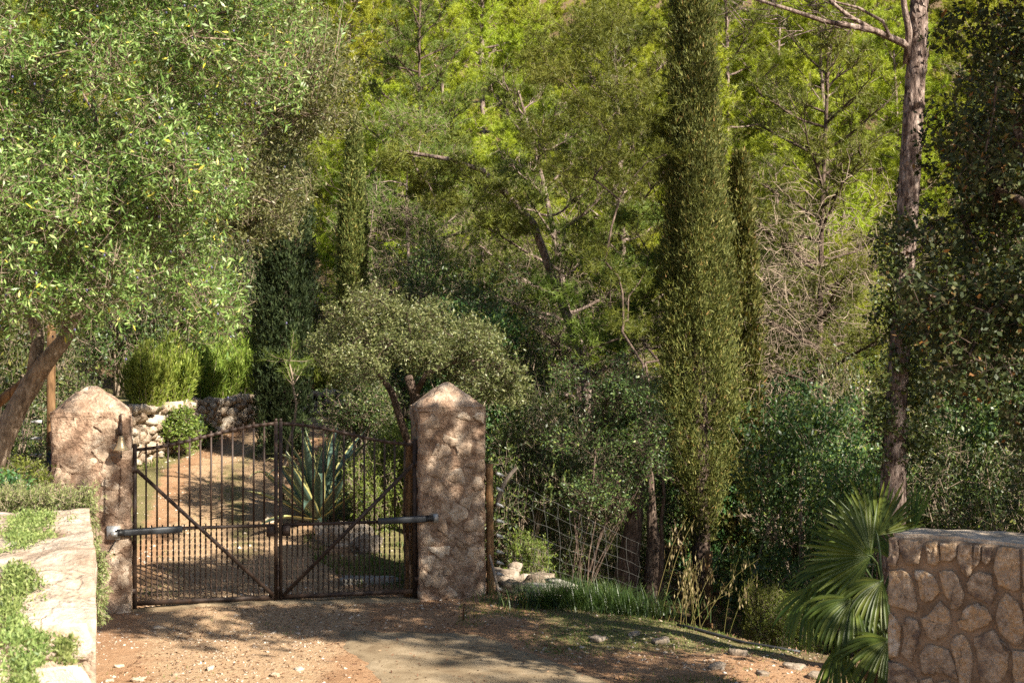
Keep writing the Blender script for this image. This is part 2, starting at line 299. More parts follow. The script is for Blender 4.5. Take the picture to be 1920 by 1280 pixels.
def ground_mat():
    m, t, n, l, out = M_new('soil'); tc = n.new('ShaderNodeTexCoord'); co = tc.outputs['Object']
    at = n.new('ShaderNodeAttribute'); at.attribute_name = 'cover'; sep = n.new('ShaderNodeSeparateColor'); l.new(at.outputs['Color'], sep.inputs[0])
    f1 = noise(n, l, co, 1.3, 6, .6, .5); f2 = noise(n, l, co, 14, 6, .7); f3 = noise(n, l, co, 60, 4, .75)
    soil = ramp(n, [(.25, (.20, .10, .052)), (.5, (.33, .195, .108)), (.75, (.44, .295, .18))]); l.new(mathn(n, l, 'ADD', mathn(n, l, 'MULTIPLY', f1, .5), mathn(n, l, 'MULTIPLY', f2, .5)), soil.inputs[0])
    grav = ramp(n, [(.25, (.20, .118, .065)), (.5, (.38, .255, .15)), (.75, (.53, .39, .26))]); l.new(mathn(n, l, 'ADD', mathn(n, l, 'MULTIPLY', f2, .5), mathn(n, l, 'MULTIPLY', f3, .5)), grav.inputs[0])
    gras = ramp(n, [(.25, (.10, .095, .04)), (.5, (.17, .15, .065)), (.75, (.27, .22, .12))]); l.new(mathn(n, l, 'ADD', mathn(n, l, 'MULTIPLY', f1, .4), mathn(n, l, 'MULTIPLY', f3, .6)), gras.inputs[0])
    duff = ramp(n, [(.25, (.055, .035, .02)), (.5, (.12, .08, .045)), (.75, (.21, .15, .09))]); l.new(f3, duff.inputs[0])
    def mixc(fac, a, b):
        x = n.new('ShaderNodeMix'); x.data_type = 'RGBA'; l.new(fac, x.inputs[0]); l.new(a, x.inputs[6]); l.new(b, x.inputs[7]); return x.outputs[2]
    def edge(v):
        k = mathn(n, l, 'ADD', v, mathn(n, l, 'MULTIPLY', mathn(n, l, 'SUBTRACT', noise(n, l, co, 3.5, 5, .65), .5), 1.1))
        mr = n.new('ShaderNodeMapRange'); mr.inputs[1].default_value = .35; mr.inputs[2].default_value = .65; l.new(k, mr.inputs[0])
        return mathn(n, l, 'MULTIPLY', mr.outputs[0], mathn(n, l, 'MINIMUM', mathn(n, l, 'MULTIPLY', v, 4), 1.0))
    c = mixc(edge(sep.outputs[0]), soil.outputs[0], grav.outputs[0]); c = mixc(edge(sep.outputs[1]), c, gras.outputs[0]); c = mixc(edge(sep.outputs[2]), c, duff.outputs[0])
    b = n.new('ShaderNodeBsdfPrincipled'); b.inputs['Roughness'].default_value = .95; b.inputs['Specular IOR Level'].default_value = .1; l.new(c, b.inputs['Base Color'])
    bp = n.new('ShaderNodeBump'); bp.inputs['Strength'].default_value = .9; bp.inputs['Distance'].default_value = .03
    l.new(mathn(n, l, 'ADD', f2, mathn(n, l, 'MULTIPLY', f3, .6)), bp.inputs['Height']); l.new(bp.outputs[0], b.inputs['Normal'])
    l.new(b.outputs[0], out.inputs[0]); return m
mt['soil'] = ground_mat()
mt['concrete'] = solid('old_concrete', [(0, (.15, .105, .062)), (.5, (.245, .185, .115)), (1, (.34, .265, .175))], 2.6, .93, .6, 70, .12, bdist=.01, fine=(120, .4))

# ------------------------------------------------------------------ terrain
WALLPATH = np.array([[-9.0, 21.6], [-7.2, 22.9], [-6.45, 24.2], [-5.98, 25.5], [-5.67, 27.0], [-5.15, 28.9], [-4.3, 30.6], [-2.6, 31.6], [-.5, 32.4]])
def apron_edges(y):
    l_ = np.interp(y, [-6, 6, 12.6, 13.6, 14.4, 14.85], [-2.2, -1.7, -1.27, -1.55, -1.75, -1.85])
    r_ = np.interp(y, [-6, 6, 12.6, 13.2, 13.9, 14.5, 14.85], [3.6, 2.2, .95, .5, .02, -.12, -.3])
    return l_, r_
def gz0(x, y):
    x = np.asarray(x, float); y = np.asarray(y, float)
    drive = .12 * np.clip(y - 17, 0, 12)
    s = (x - .2) * .647 + (y - 16.4) * .765
    low = smooth(-.05, 3.4, s) * smooth(-1.5, 1.0, x)
    bank = -.12 * smooth(1.6, 3.2, x) * smooth(11, 14, y)
    z = (1 - low) * (drive + bank) + low * (-1.28 + .12 * np.sin(x * .7) * np.cos(y * .5))
    yw = np.interp(x, WALLPATH[:, 0], WALLPATH[:, 1], left=21.6, right=33)
    bey = smooth(.12, .45, y - yw) * (1 - smooth(-1.5, 1.0, x))
    z = z * (1 - bey) + bey * 1.88
    h = np.clip(y - 33, 0, 200); hill = .46 * h * smooth(0, 10, h) + .03 * h
    left = .10 * np.clip(-x - 8.5, 0, 60)
    return z + hill + left
def apron_in(x, y):
    a, b = apron_edges(y); return smooth(-.25, .05, np.minimum(x - a, b - x)) * (1 - smooth(14.7, 15.1, y))
def gz(x, y):
    x = np.atleast_1d(np.asarray(x, float)); y = np.atleast_1d(np.asarray(y, float)); z = gz0(x, y)
    p = np.stack([x, y, np.zeros_like(x)], -1); k = 1 - apron_in(x, y)
    far = smooth(28, 45, y)
    return z + k * (.030 * fbm(p * .9, 3, 3) + .010 * fbm(p * 4.0, 9, 3)) + far * .5 * fbm(p * .12, 5, 3) - .004 * (1 - k)
def gz1(x, y): return float(gz(x, y)[0])

xs = np.concatenate([np.arange(-120, -14, 4.), np.arange(-14, -7, .45), np.arange(-7, 5.5, .095), np.arange(5.5, 14, .45), np.arange(14, 121, 4.)])
ys = np.concatenate([np.arange(-60, 0, 4.), np.arange(0, 10, .4), np.arange(10, 20, .085), np.arange(20, 32, .16), np.arange(32, 60, 1.), np.arange(60, 181, 4.)])
XX, YY = np.meshgrid(xs, ys, indexing='ij'); ZZ = gz(XX.ravel(), YY.ravel())
V = np.stack([XX.ravel(), YY.ravel(), ZZ], -1); a, b = len(xs), len(ys)
i, j = np.meshgrid(np.arange(a - 1), np.arange(b - 1), indexing='ij'); k = (i * b + j).ravel()
me = npmesh('ground', V, np.stack([k, k + b, k + b + 1, k + 1], -1), mt['soil'], True)
x, y = V[:, 0], V[:, 1]
dl = np.interp(y, [0, 12, 16, 20, 24, 28, 31], [-3.2, -3.2, -4.3, -4.9, -5.6, -5.2, -4]); dr = np.interp(y, [0, 12, 16, 20, 24, 28, 31], [-1.4, -1.6, -1.4, -2.7, -3.9, -3.5, 0])
grav = smooth(-.3, .5, np.minimum(x - dl, dr - x)) * (1 - smooth(30.5, 32, y)) * .8
crest = (x - .2) * .647 + (y - 16.4) * .765
gr = smooth(-.4, .9, x) * smooth(13.0, 14.6, y) * (1 - smooth(.2, 1.2, crest)) * .8
med = np.exp(-((x - (dl + dr) / 2) ** 2) / .08) * smooth(17.5, 19, y) * (1 - smooth(30, 31, y)) * .6
side = smooth(0, .5, np.maximum(dl - x, x - dr)) * smooth(16.8, 18, y) * .9
gr = np.maximum(np.maximum(gr, med), side * (1 - smooth(-1.2, -.4, x)))
du = np.maximum(smooth(.3, 1.6, crest) * smooth(-1.3, -.2, x) * .75, smooth(31, 33, y)); du = np.maximum(du, smooth(2.0, 3.2, x) * smooth(9, 11, y) * .55)
ca = me.color_attributes.new('cover', 'FLOAT_COLOR', 'POINT')
ca.data.foreach_set('color', np.stack([grav, gr, du, np.ones_like(x)], -1).astype(np.float32).ravel())
ob('ground', me, kind='structure')

# concrete apron of the road
yv = np.concatenate([np.arange(-5, 9, .5), np.arange(9, 14.86, .07)]); uu = np.linspace(0, 1, 26); el, er = apron_edges(yv)
pj = np.stack([np.zeros_like(yv), yv, np.zeros_like(yv)], -1)
el = el + .10 * fbm(pj * 2.3, 21, 4); er = er + .12 * fbm(pj * 2.0, 31, 4)
X = el[:, None] + (er - el)[:, None] * uu[None]; Y = yv[:, None] + np.zeros_like(X) + .16 * smooth(13.8, 14.85, yv)[:, None] * (fbm(np.stack([X.ravel() * 2.5, X.ravel() * 0, X.ravel() * 0], -1), 4, 4)).reshape(X.shape)
Z = gz0(X.ravel(), Y.ravel()).reshape(X.shape) + .006
Z[:, 0] -= .03; Z[:, -1] -= .03; Z[-1] -= .03
V = np.stack([X, Y, Z], -1).reshape(-1, 3); n1, n2 = X.shape; i, j = np.meshgrid(np.arange(n1 - 1), np.arange(n2 - 1), indexing='ij'); k = (i * n2 + j).ravel()
ob('road', npmesh('road', V, np.stack([k, k + 1, k + n2 + 1, k + n2], -1), mt['concrete'], True), kind='structure')

# ------------------------------------------------------------------ gate, pillars
HL, HR = np.array([-4.245, 16.0]), np.array([-1.145, 16.8]); MID = (HL + HR) / 2
YAW = math.atan2(*(HR - HL)[::-1])
LEAF = float(np.linalg.norm(HR - HL)) / 2 - .006
def stone_poly(poly, proud=.02, seed=0, sink=.03, sub=2, jit=.04, rough=.35, rings=((1.0, 0.0), (.93, .75), (.72, 1.0), (.35, 1.05))):
    """a stone standing out of a wall face: 2-D outline in (u, v), face normal +w -> verts (u, w, v)"""
    rng = np.random.default_rng(seed); p = np.asarray(poly, float); q = []
    for a_, b_ in zip(p, np.roll(p, -1, 0)):
        for s in range(sub): q.append(a_ + (b_ - a_) * (s + .15 * rng.normal() * (s > 0)) / sub)
    q = np.array(q); c = q.mean(0); sz = np.abs(q - c).mean(); q = q + rng.normal(size=q.shape) * sz * jit
    n = len(q); V = [np.stack([q[:, 0], np.full(n, -sink), q[:, 1]], -1)]
    tilt = rng.normal(size=2) * .25
    for sc_, h in rings:
        r = c + (q - c) * sc_; e = rng.normal(size=n) * rough * (.3 + h) * .5 + ((r - c) / sz) @ tilt * h
        V.append(np.stack([r[:, 0], proud * np.maximum(h + e, -.2 if h == 0 else .15), r[:, 1]], -1))
    V.append(np.array([[c[0], proud * 1.05, c[1]]])); V = np.concatenate(V); m = len(rings) + 1
    g = G(); i = np.arange(n); k = (i + 1) % n
    g.V.append(V); g.n = len(V)
    for r in range(m - 1): g.Q.append(np.stack([r * n + i, r * n + k, (r + 1) * n + k, (r + 1) * n + i], -1)); g.mq.append(np.zeros(n))
    g.T.append(np.stack([(m - 1) * n + i, (m - 1) * n + k, np.full(n, m * n)], -1)); g.mt.append(np.zeros(n)); return g
def pillar(name, label, cx, w_, dp, h, cap, base, seed):
    """cx: front-face centre (x, y); local +x along the gate, local -y towards the road"""
    t = thing(name, label, 'gate pillar', (cx[0], cx[1], base), YAW)
    nx, ny, nz = 26, 18, 70; V = []; F = []; n = 0
    V0, F0 = cubesphere(1)
    g = G()
    def face(o, du, dv, nu, nv):
        s_, t_ = np.meshgrid(np.linspace(0, 1, nu + 1), np.linspace(0, 1, nv + 1), indexing='ij')
        v = o + s_.reshape(-1, 1) * du + t_.reshape(-1, 1) * dv; i, j = np.meshgrid(np.arange(nu), np.arange(nv), indexing='ij'); k = (i * (nv + 1) + j).ravel()
        g.add(v, np.stack([k, k + nv + 1, k + nv + 2, k + 1], -1))
    x0, y0 = -w_ / 2, 0.0; A = np.array
    face(A([x0, y0, 0]), A([w_, 0, 0]), A([0, 0, h]), nx, nz); face(A([-x0, y0, 0]), A([0, dp, 0]), A([0, 0, h]), ny, nz)
    face(A([-x0, dp, 0]), A([-w_, 0, 0]), A([0, 0, h]), nx, nz); face(A([x0, dp, 0]), A([0, -dp, 0]), A([0, 0, h]), ny, nz)
    V, F = weld(np.concatenate(g.V), np.concatenate(g.Q))
    def disp(V, amp=1.0):
        c = A([0, dp / 2, 0]); d = (V - c) * A([1 / w_, 1 / dp, 0]); rr = np.maximum(np.abs(d[:, 0]), np.abs(d[:, 1]))
        corner = np.minimum(np.abs(d[:, 0]), np.abs(d[:, 1])); V = V.copy()
        out = nrm(np.sign(d) * np.stack([np.abs(d[:, 0]) > .49, np.abs(d[:, 1]) > .49, np.zeros(len(d))], -1).astype(float))
        cell = np.abs(vnoise(V * 5.2, seed)) ; e = (.008 * fbm(V * 3.1, seed, 3) + .017 * fbm(V * 9, seed + 3, 4) - .012 * (cell < .07)) * amp
        V[:, :2] -= d[:, :2] * (smooth(.45, .5, corner) * .022)[:, None]
        return V + out * e[:, None]
    ob('pillar_body', npmesh('pillar_body', disp(V), F, mt['plaster'], True), t)
    # embedded stones on the front and the gate side
    rng = np.random.default_rng(seed); pts = []
    for tr in range(900):
        p = A([rng.uniform(x0 + .08, -x0 - .08), rng.uniform(.1, h - .1)])
        if all(np.linalg.norm((p - q) * A([1, 1.2])) > .17 for q in pts): pts.append(p)
        if len(pts) > 46: break
    for i, p in enumerate(pts):
        if rng.random() < .22: continue
        na = 7; aa = np.sort(rng.uniform(0, 6.28, na)); rr = rng.uniform(.075, .125) * rng.uniform(.75, 1.25, na); poly = np.stack([p[0] + np.cos(aa) * rr * 1.15, p[1] + np.sin(aa) * rr], -1)
        poly[:, 0] = np.clip(poly[:, 0], x0 + .02, -x0 - .02)
        gs = stone_poly(poly[:, :], .011, seed * 100 + i, .03, 3, .07, .45, ((1.0, -.6), (.9, .35), (.75, .9), (.4, 1.05))); VV = gs.V[0]; VV[:, 1] = -VV[:, 1] + .004 * 0
        for l_ in (gs.Q, gs.T): l_[:] = [f[:, ::-1] for f in l_]
        ob('stone', gs.mesh('stone', mt['plaster_stone'], True), t)
    # pointed cap
    g = G(); nu = 22; s_, t_ = np.meshgrid(np.linspace(-1, 1, nu + 1), np.linspace(-1, 1, nu + 1), indexing='ij')
    m_ = np.maximum(np.abs(s_), np.abs(t_)); m2 = (np.abs(s_) ** 3 + np.abs(t_) ** 3) ** (1 / 3)
    m_ = np.minimum(1, .6 * m_ + .4 * np.minimum(1, m2))
    zz = h + cap * (1 - np.sqrt(m_ ** 2 + .03)) / (1 - math.sqrt(.03)) + .0 ; zz = np.where(np.maximum(np.abs(s_), np.abs(t_)) > .999, h - .05, zz)
    o_ = w_ / 2 + .004; v = np.stack([s_ * o_, dp / 2 + t_ * (dp / 2 + .004), zz], -1).reshape(-1, 3)
    v[:, 2] += .02 * fbm(v * 4, seed + 9, 3) * (v[:, 2] > h); v[:, :2] += (.010 * fbm(v * 5, seed + 19, 3))[:, None]
    i, j = np.meshgrid(np.arange(nu), np.arange(nu), indexing='ij'); k = (i * (nu + 1) + j).ravel()
    ob('pillar_cap', npmesh('pillar_cap', v, np.stack([k, k + nu + 1, k + nu + 2, k + 1], -1), mt['plaster'], True), t)
    return t
ux = np.array([math.cos(YAW), math.sin(YAW)])
LP = HL - ux * .395 + np.array([0, -.27]); RP = HR + ux * .46 + np.array([0, -.13])
pl = pillar('gate_pillar', 'left stone gate pillar with pointed cap, brass bell hanging on its face', LP, .85, .62, 2.255, .285, gz1(*LP) - .03, 3)
pr = pillar('gate_pillar', 'right stone gate pillar with pointed cap beside round fence post', RP, .81, .62, 2.31, .29, gz1(*RP) - .05, 8)

def gate_leaf(label, hinge, rz, sg):
    """local x from hinge to the meeting stile, local y*sg towards the road"""
    t = thing('gate_leaf', label, 'gate', (hinge[0], hinge[1], 0), rz, 'leaves of the double drive gate')
    I = mt['iron']; W_ = LEAF; S = lambda g_, nm: ob(nm, g_.mesh(nm, I), t)
    ztop = lambda u: 1.80 + .275 * float(smooth(-.05, 1.02, u / W_))
    g = G(); box(g, (0, 0, .935), (.05, .05, 1.87)); S(g, 'hinge_stile')
    g = G(); box(g, (W_ - .021, 0, 1.065), (.04, .045, 2.07)); box(g, (W_ - .021, 0, 2.115), (.028, .03, .035)); S(g, 'meeting_stile')
    g = G(); N = 18; us = np.linspace(.025, W_ - .042, N + 1)
    for a_, b_ in zip(us[:-1], us[1:]): bar(g, (a_ - .001, 0, ztop(a_)), (b_ + .001, 0, ztop(b_)), .036, .03)
    S(g, 'top_rail')
    g = G(); box(g, (W_ / 2 - .01, 0, .905), (W_ - .07, .032, .034)); S(g, 'middle_rail')
    g = G(); box(g, (W_ / 2 - .01, 0, .075), (W_ - .07, .034, .05)); S(g, 'bottom_rail')
    step = (W_ - .04) / 13
    for k in range(1, 13):
        u = k * step + .005; g = G(); z0, z1 = .923, ztop(u) + .045
        box(g, (u, 0, (z0 + z1) / 2), (.021, .021, z1 - z0)); S(g, 'picket')
    gt = G(); n = 62; zz = np.linspace(.10, .888, n); V = []
    for q, z in enumerate(zz):
        a_ = (z - .1) / .066 * math.pi / 2 * 2
        fl = 1.0 if .03 < (z - .1) < .76 else .8
        for cx, cy in ((-1, -.45), (1, -.45), (1, .45), (-1, .45)):
            V.append((( cx * math.cos(a_) - cy * math.sin(a_)) * .0105 * fl, (cx * math.sin(a_) + cy * math.cos(a_)) * .0105 * fl, z))
    i = np.arange(n - 1)[:, None] * 4; j = np.arange(4)[None]; k2 = (j + 1) % 4
    gt.add(V, np.stack([i + j, i + k2, i + 4 + k2, i + 4 + j], -1).reshape(-1, 4)); box(gt, (0, 0, .935), (.016, .016, .03)); tm = gt.mesh('twisted_bar', I)
    for k in range(1, 26):
        ob('twisted_bar', tm, t, loc=(k * step / 2 + .005, 0, 0), rot=None)
    g = G(); bar(g, (.02, .034 * sg, 1.58), (W_ - .05, .034 * sg, .10), .042, .012); S(g, 'diagonal_brace')
    g = G(); box(g, (-.035, .02 * sg, 1.585), (.09, .07, .055)); S(g, 'hinge'); g = G(); box(g, (-.035, .02 * sg, .22), (.09, .07, .055)); S(g, 'hinge')
    g = G(); box(g, (W_ - .085, .012 * sg, .84), (.085, .062, .115)); S(g, 'lock_box')
    if sg < 0:
        g = G(); tube(g, [(W_ + .0, -.035, .06), (W_ + .0, -.035, .46)], .008, 6); box(g, (W_, -.032, .40), (.03, .02, .05)); box(g, (W_, -.032, .18), (.03, .02, .05)); S(g, 'drop_bolt')
    return t
gate_leaf('left leaf of rusty iron gate with twisted lower bars', HL, YAW, -1)
gate_leaf('right leaf of rusty iron gate with twisted lower bars', HR, YAW + math.pi, 1)
# concrete sill under the gate
g = G(); N = 40
for k in range(N):
    a_ = HL + (HR - HL) * k / N; b_ = HL + (HR - HL) * (k + 1) / N
p = np.array([HL + (HR - HL) * s for s in np.linspace(-.01, 1.01, 60)]); nn = np.array([-ux[1], ux[0]]); rows = []
for off, dz in ((-.17, -.04), (-.15, .018), (.10, .02), (.13, -.04)):
    q = p + nn * (off + .02 * fbm(np.c_[p * 3, np.zeros(60)], 5, 3)[:, None]); rows.append(np.c_[q, gz(q[:, 0], q[:, 1]) + dz])
V = np.concatenate(rows); i, j = np.meshgrid(np.arange(3), np.arange(59), indexing='ij'); k = (i * 60 + j).ravel()
ob('gate_sill', npmesh('gate_sill', V, np.stack([k, k + 1, k + 61, k + 60], -1), mt['concrete'], True), label='low concrete sill under the iron gate', cat='sill')

def opener(label, p0, p1, wall_side):
    """grey tubular gate opener between a pillar bracket (p0) and a leaf (p1), both world points"""
    p0 = np.array(p0); p1 = np.array(p1); t = thing('gate_opener', label, 'gate opener', (0, 0, 0), 0, 'gate openers'); t.location = p0; d = p1 - p0
    L = np.linalg.norm(d); dn = d / L
    g = G(); N = 10; prof = [(-1, -.6), (-.8, -1), (.8, -1), (1, -.6), (1, .55), (.75, 1), (-.75, 1), (-1, .55)]
    side = nrm(np.cross(dn, (0, 0, 1))); up = np.cross(side, dn); V = []
    for s, sc_ in ((.085, .88), (.095, 1), (.93 * L, 1), (.94 * L, .9)):
        for a_, b_ in prof: V.append(dn * s + side * a_ * .029 * sc_ + up * b_ * .036 * sc_)
    i = np.arange(3)[:, None] * 8; j = np.arange(8)[None]; k = (j + 1) % 8
    g.add(V, np.stack([i + j, i + k, i + 8 + k, i + 8 + j], -1).reshape(-1, 4)); e = np.arange(8)
    g.T.append(np.stack([np.full(6, 24), 24 + e[1:7], 24 + e[2:8]], -1)); g.mt.append(np.zeros(6)); g.T.append(np.stack([np.full(6, 0), e[2:8], e[1:7]], -1)); g.mt.append(np.zeros(6))
    ob('opener_tube', g.mesh('opener_tube', mt['opener']), t)
    g = G(); bar(g, dn * .93 * L, dn * 1.12 * L, .022, .022); ob('piston_rod', g.mesh('piston_rod', mt['iron']), t)
    g = G(); bar(g, dn * .0, dn * .10, .06, .05); bar(g, dn * .02 + up * .035, dn * .075 + up * .035, .012, .06); ob('end_head', g.mesh('end_head', mt['black']), t)
    return t
zc = .895
def gatepoint(u, off, z):  # u in metres from left hinge along the gate, off towards the road
    q = HL + ux * u - nn * off; return np.array([q[0], q[1], z])
t = opener('grey gate opener arm fixed to the left pillar', gatepoint(-.20, .335, .915), gatepoint(.56, .11, .912), -1)
o0 = t.location
g = G(); c = gatepoint(-.225, .275, .915) - np.array(o0); box(g, (0, 0, 0), (.14, .07, .15)); box(g, (.01, -.055, -.01), (.07, .08, .05)); m_ = g.mesh('mount_plate', mt['zinc']); ob('mount_plate', m_, t, loc=c, rot=(0, 0, YAW))
t2 = opener('grey gate opener arm fixed to the right pillar', gatepoint(2 * LEAF + .20, .16, .945), gatepoint(2 * LEAF - .49, .10, .925), 1)
g = G(); box(g, (0, 0, 0), (.055, .05, .10)); ob('mount_plate', g.mesh('mount_plate', mt['zinc']), t2, loc=gatepoint(2 * LEAF + .23, .13, .945) - np.array(t2.location), rot=(0, 0, YAW))
# cable from the left opener
g = G(); s = np.linspace(0, 1, 14); a_, b_ = gatepoint(-.20, .31, .83), gatepoint(-.60, .30, .60)
q = a_ + (b_ - a_) * s[:, None]; q[:, 2] -= .10 * np.sin(s * math.pi) ; q[:, 0] += .03 * np.sin(s * math.pi); tube(g, q, .006, 5)
ob('power_cable', g.mesh('power_cable', mt['black'], True), label='thin black cable sagging from the left gate opener', cat='cable')

# bell on the left pillar
def pf(px, py, off=.02):   # a point on the left pillar's front face from its picture position
    d = 15.7; ray = P(px, py, 1.0) - np.array([0, 0, EYE]); n_ = np.array([math.sin(YAW), -math.cos(YAW), 0]); p0 = np.array([LP[0], LP[1], 0]) + n_ * off
    tt = ((p0 - np.array([0, 0, EYE])) @ n_) / (ray @ n_); return np.array([0, 0, EYE]) + ray * tt
bp_ = pf(227, 826, .14)
t = thing('door_bell', 'brass hand bell hanging from iron bracket on the left pillar', 'bell', bp_)
prof = [(.0, .075), (.012, .075), (.028, .068), (.034, .045), (.040, .01), (.050, -.03), (.066, -.055), (.070, -.068), (.082, -.075), (.080, -.082), (.060, -.07), (.03, -.03), (.0, 0)]
g = G(); n = 20; V = [(r * math.cos(a_), r * math.sin(a_), z) for r, z in prof for a_ in np.arange(n) * 2 * math.pi / n]
i = np.arange(len(prof) - 1)[:, None] * n; j = np.arange(n)[None]; k = (j + 1) % n
g.add(V, np.stack([i + j, i + n + j, i + n + k, i + k], -1).reshape(-1, 4)); ob('bell_body', g.mesh('bell_body', mt['brass'], True), t, loc=(0, 0, -.02))
g = G(); top = pf(227, 775, .03) - bp_
tube(g, [top, top + (0, 0, -.10)], .008, 6); tube(g, [top + (0, 0, -.10), top + (0, 0, -.125)], [.012, .016], 6); box(g, top + np.array([0, -.02, -.19]), (.028, .05, .13)); tube(g, [top + (0, -.03, -.24), (0, 0, .12), (0, 0, .05)], .007, 6)
ob('iron_bracket', g.mesh('iron_bracket', mt['iron']), t)
g = G(); tube(g, [(0, 0, -.06), (0, 0, -.16)], .006, 6); V_, F_ = rock((.024, .024, .04), 1, 3, .05, .1); g.add(V_ + (0, 0, -.17), F_); ob('clapper', g.mesh('clapper', mt['iron'], True), t)
def chain(name, label, p0, p1, mat_, link=.022):
    t = thing(name, label, 'chain', p0); n = int(np.linalg.norm(p1 - p0) / link)
    g0 = G(); a_ = np.linspace(0, 2 * math.pi, 11)
    tube(g0, np.stack([np.sin(a_) * .0075, a_ * 0, np.cos(a_) * .014], -1), .0028, 4, cap=False); m_ = g0.mesh('link', mat_)
    for k in range(n): ob('link', m_, t, loc=(p1 - p0) * (k + .5) / n + (0, .002 * (k % 3), 0), rot=(0, 0, (k % 2) * 1.57 + YAW))
chain('bell_chain', 'rusty pull chain hanging below the brass bell', pf(226, 878, .03), pf(224, 950, .03), mt['chain'])
chain('pillar_chain', 'dark loose chain hanging on the left pillar above the opener', pf(197, 896, .03), pf(196, 985, .03), mt['iron'])

# ------------------------------------------------------------------ posts and fences
def post(name, label, base, top, r, mat_, rough=.06, sides=14, seed=1, group=None):
    base = np.array(base, float); top = np.array(top, float); n = 14; g = G(); s = np.linspace(0, 1, n)[:, None]
    pts = (top - base) * s; rad = r * (1 - .05 * s[:, 0]); tube(g, pts, rad, sides, True, 0, rough, seed)
    return ob(name, g.mesh(name, mat_, False), None, label, 'post', group, None, loc=base)
def atg(px, d, dz=0): x_ = (px - 960) / FPX * d; return np.array([x_, d, gz1(x_, d) + dz])
b_ = atg(920, 17.0, -.1); tp = P(917.5, 869, 17.0); post('fence_post', 'round orange timber post standing against the right pillar', b_, tp, .046, mt['timber'], .05, 14, 5)
b2 = atg(1330, 20.6, -.2); tp2 = P(1329, 1033, 20.6); post('fence_post', 'short weathered timber post down the bank among wild oats', b2, tp2, .06, mt['timber'], .07, 14, 6)
b3 = atg(95, 16.5, -.2); b3[2] = gz1(b3[0], b3[1]) - .1; tp3 = P(96, 610, 16.5); post('fence_post', 'tall brown timber post at left behind the olive trunk', b3, tp3, .052, mt['timber'], .05, 14, 7)
g = G(); n = 40; q = HR + nn * .17 - ux * .03; s = np.linspace(0, 1, n)[:, None]
tube(g, np.array([0, 0, 1.85]) * s + np.c_[.008 * np.sin(s * 9), .0 * s, 0 * s], .075 * (1 - .12 * s[:, 0]), 16, True, 0, .13, 4)
ob('timber_post', g.mesh('timber_post', mt['rough_timber'], False), None, 'rough barked timber post between the gate and the right pillar', 'post', None, None, (q[0], q[1], gz1(*q) - .02), (0, R(-.6), 0))
# dark control box on the left post
t = thing('control_box', 'dark grey control box on the tall post beside the left pillar', 'box', P(97, 876, 16.38))
g = G(); box(g, (0, 0, 0), (.10, .06, .37)); box(g, (0, -.032, .02), (.08, .008, .28)); ob('box_case', g.mesh('box_case', mt['opener']), t)
g = G(); box(g, (.028, -.039, -.10), (.022, .006, .05)); ob('white_button', g.mesh('white_button', mt['white']), t)
# wire fence at the right
def wire_fence(label, A, B, heights_a, heights_b, nv, sag, clips, skew=0.0, seed=0, clipside=1):
    rng = np.random.default_rng(seed); A = np.array(A); B = np.array(B); t = thing('wire_fence', label, 'fence', A)
    H = []; s = np.linspace(0, 1, 25)
    for ha, hb in zip(heights_a, heights_b):
        q = np.c_[A[0] + (B[0] - A[0]) * s, A[1] + (B[1] - A[1]) * s, A[2] + ha + (B[2] + hb - A[2] - ha) * s - sag * np.sin(s * math.pi) * rng.uniform(.6, 1.3) + .006 * rng.normal(size=25)]
        H.append(q - A); g = G(); tube(g, q - A, .0022, 4, False); ob('wire_strand', g.mesh('wire_strand', mt['wire']), t)
        if clips:
            g = G(); d = nrm(q[1] - q[0]); bar(g, q[0] - A + d * .04, q[0] - A + d * .13, .035, .022); bar(g, q[0] - A + d * .12, q[0] - A + d * .17, .016, .012); ob('wire_tensioner', g.mesh('wire_tensioner', mt['white']), t)
    H = np.array(H)
    for v in range(1, nv):
        u = v / nv; pts = []
        for r_ in range(len(H)):
            uu_ = min(max(u + skew * (r_ / len(H) - .5) + .006 * rng.normal(), 0), 1) * 24; i_ = min(int(uu_), 23); pts.append(H[r_, i_] * (1 - uu_ + i_) + H[r_, i_ + 1] * (uu_ - i_))
        g = G(); tube(g, np.array(pts), .0018, 4, False); ob('wire_stay', g.mesh('wire_stay', mt['wire']), t)
ha = np.array([1.47, 1.28, 1.09, .90, .72, .53, .40, .26, .08]); hb = np.array([1.10, .98, .86, .74, .62, .5, .40, .29, .12])
wire_fence('pale wire mesh fence sloping down the bank from the right pillar', (b_[0] + .05, 17.0, 0), (b2[0], b2[1] - .07, b2[2] + .1), ha, hb, 19, .05, True, .02, 3)
b5 = atg(1700, 21.5, -.1); wire_fence('slack wire fence continuing right of the short post', (b2[0], b2[1] - .07, b2[2] + .1), b5, hb[[0, 2, 4, 6]], hb[[0, 2, 4, 6]] * .9, 10, .06, False, .0, 4)
wa = (tp3[0] - .05, 16.45, 0.2)
wire_fence('wire fence with white clips behind the leaning olive trunk', wa, (-7.6, 16.2, .3), np.linspace(.5, 1.9, 8), np.linspace(.5, 1.9, 8), 9, .03, True, .0, 5)
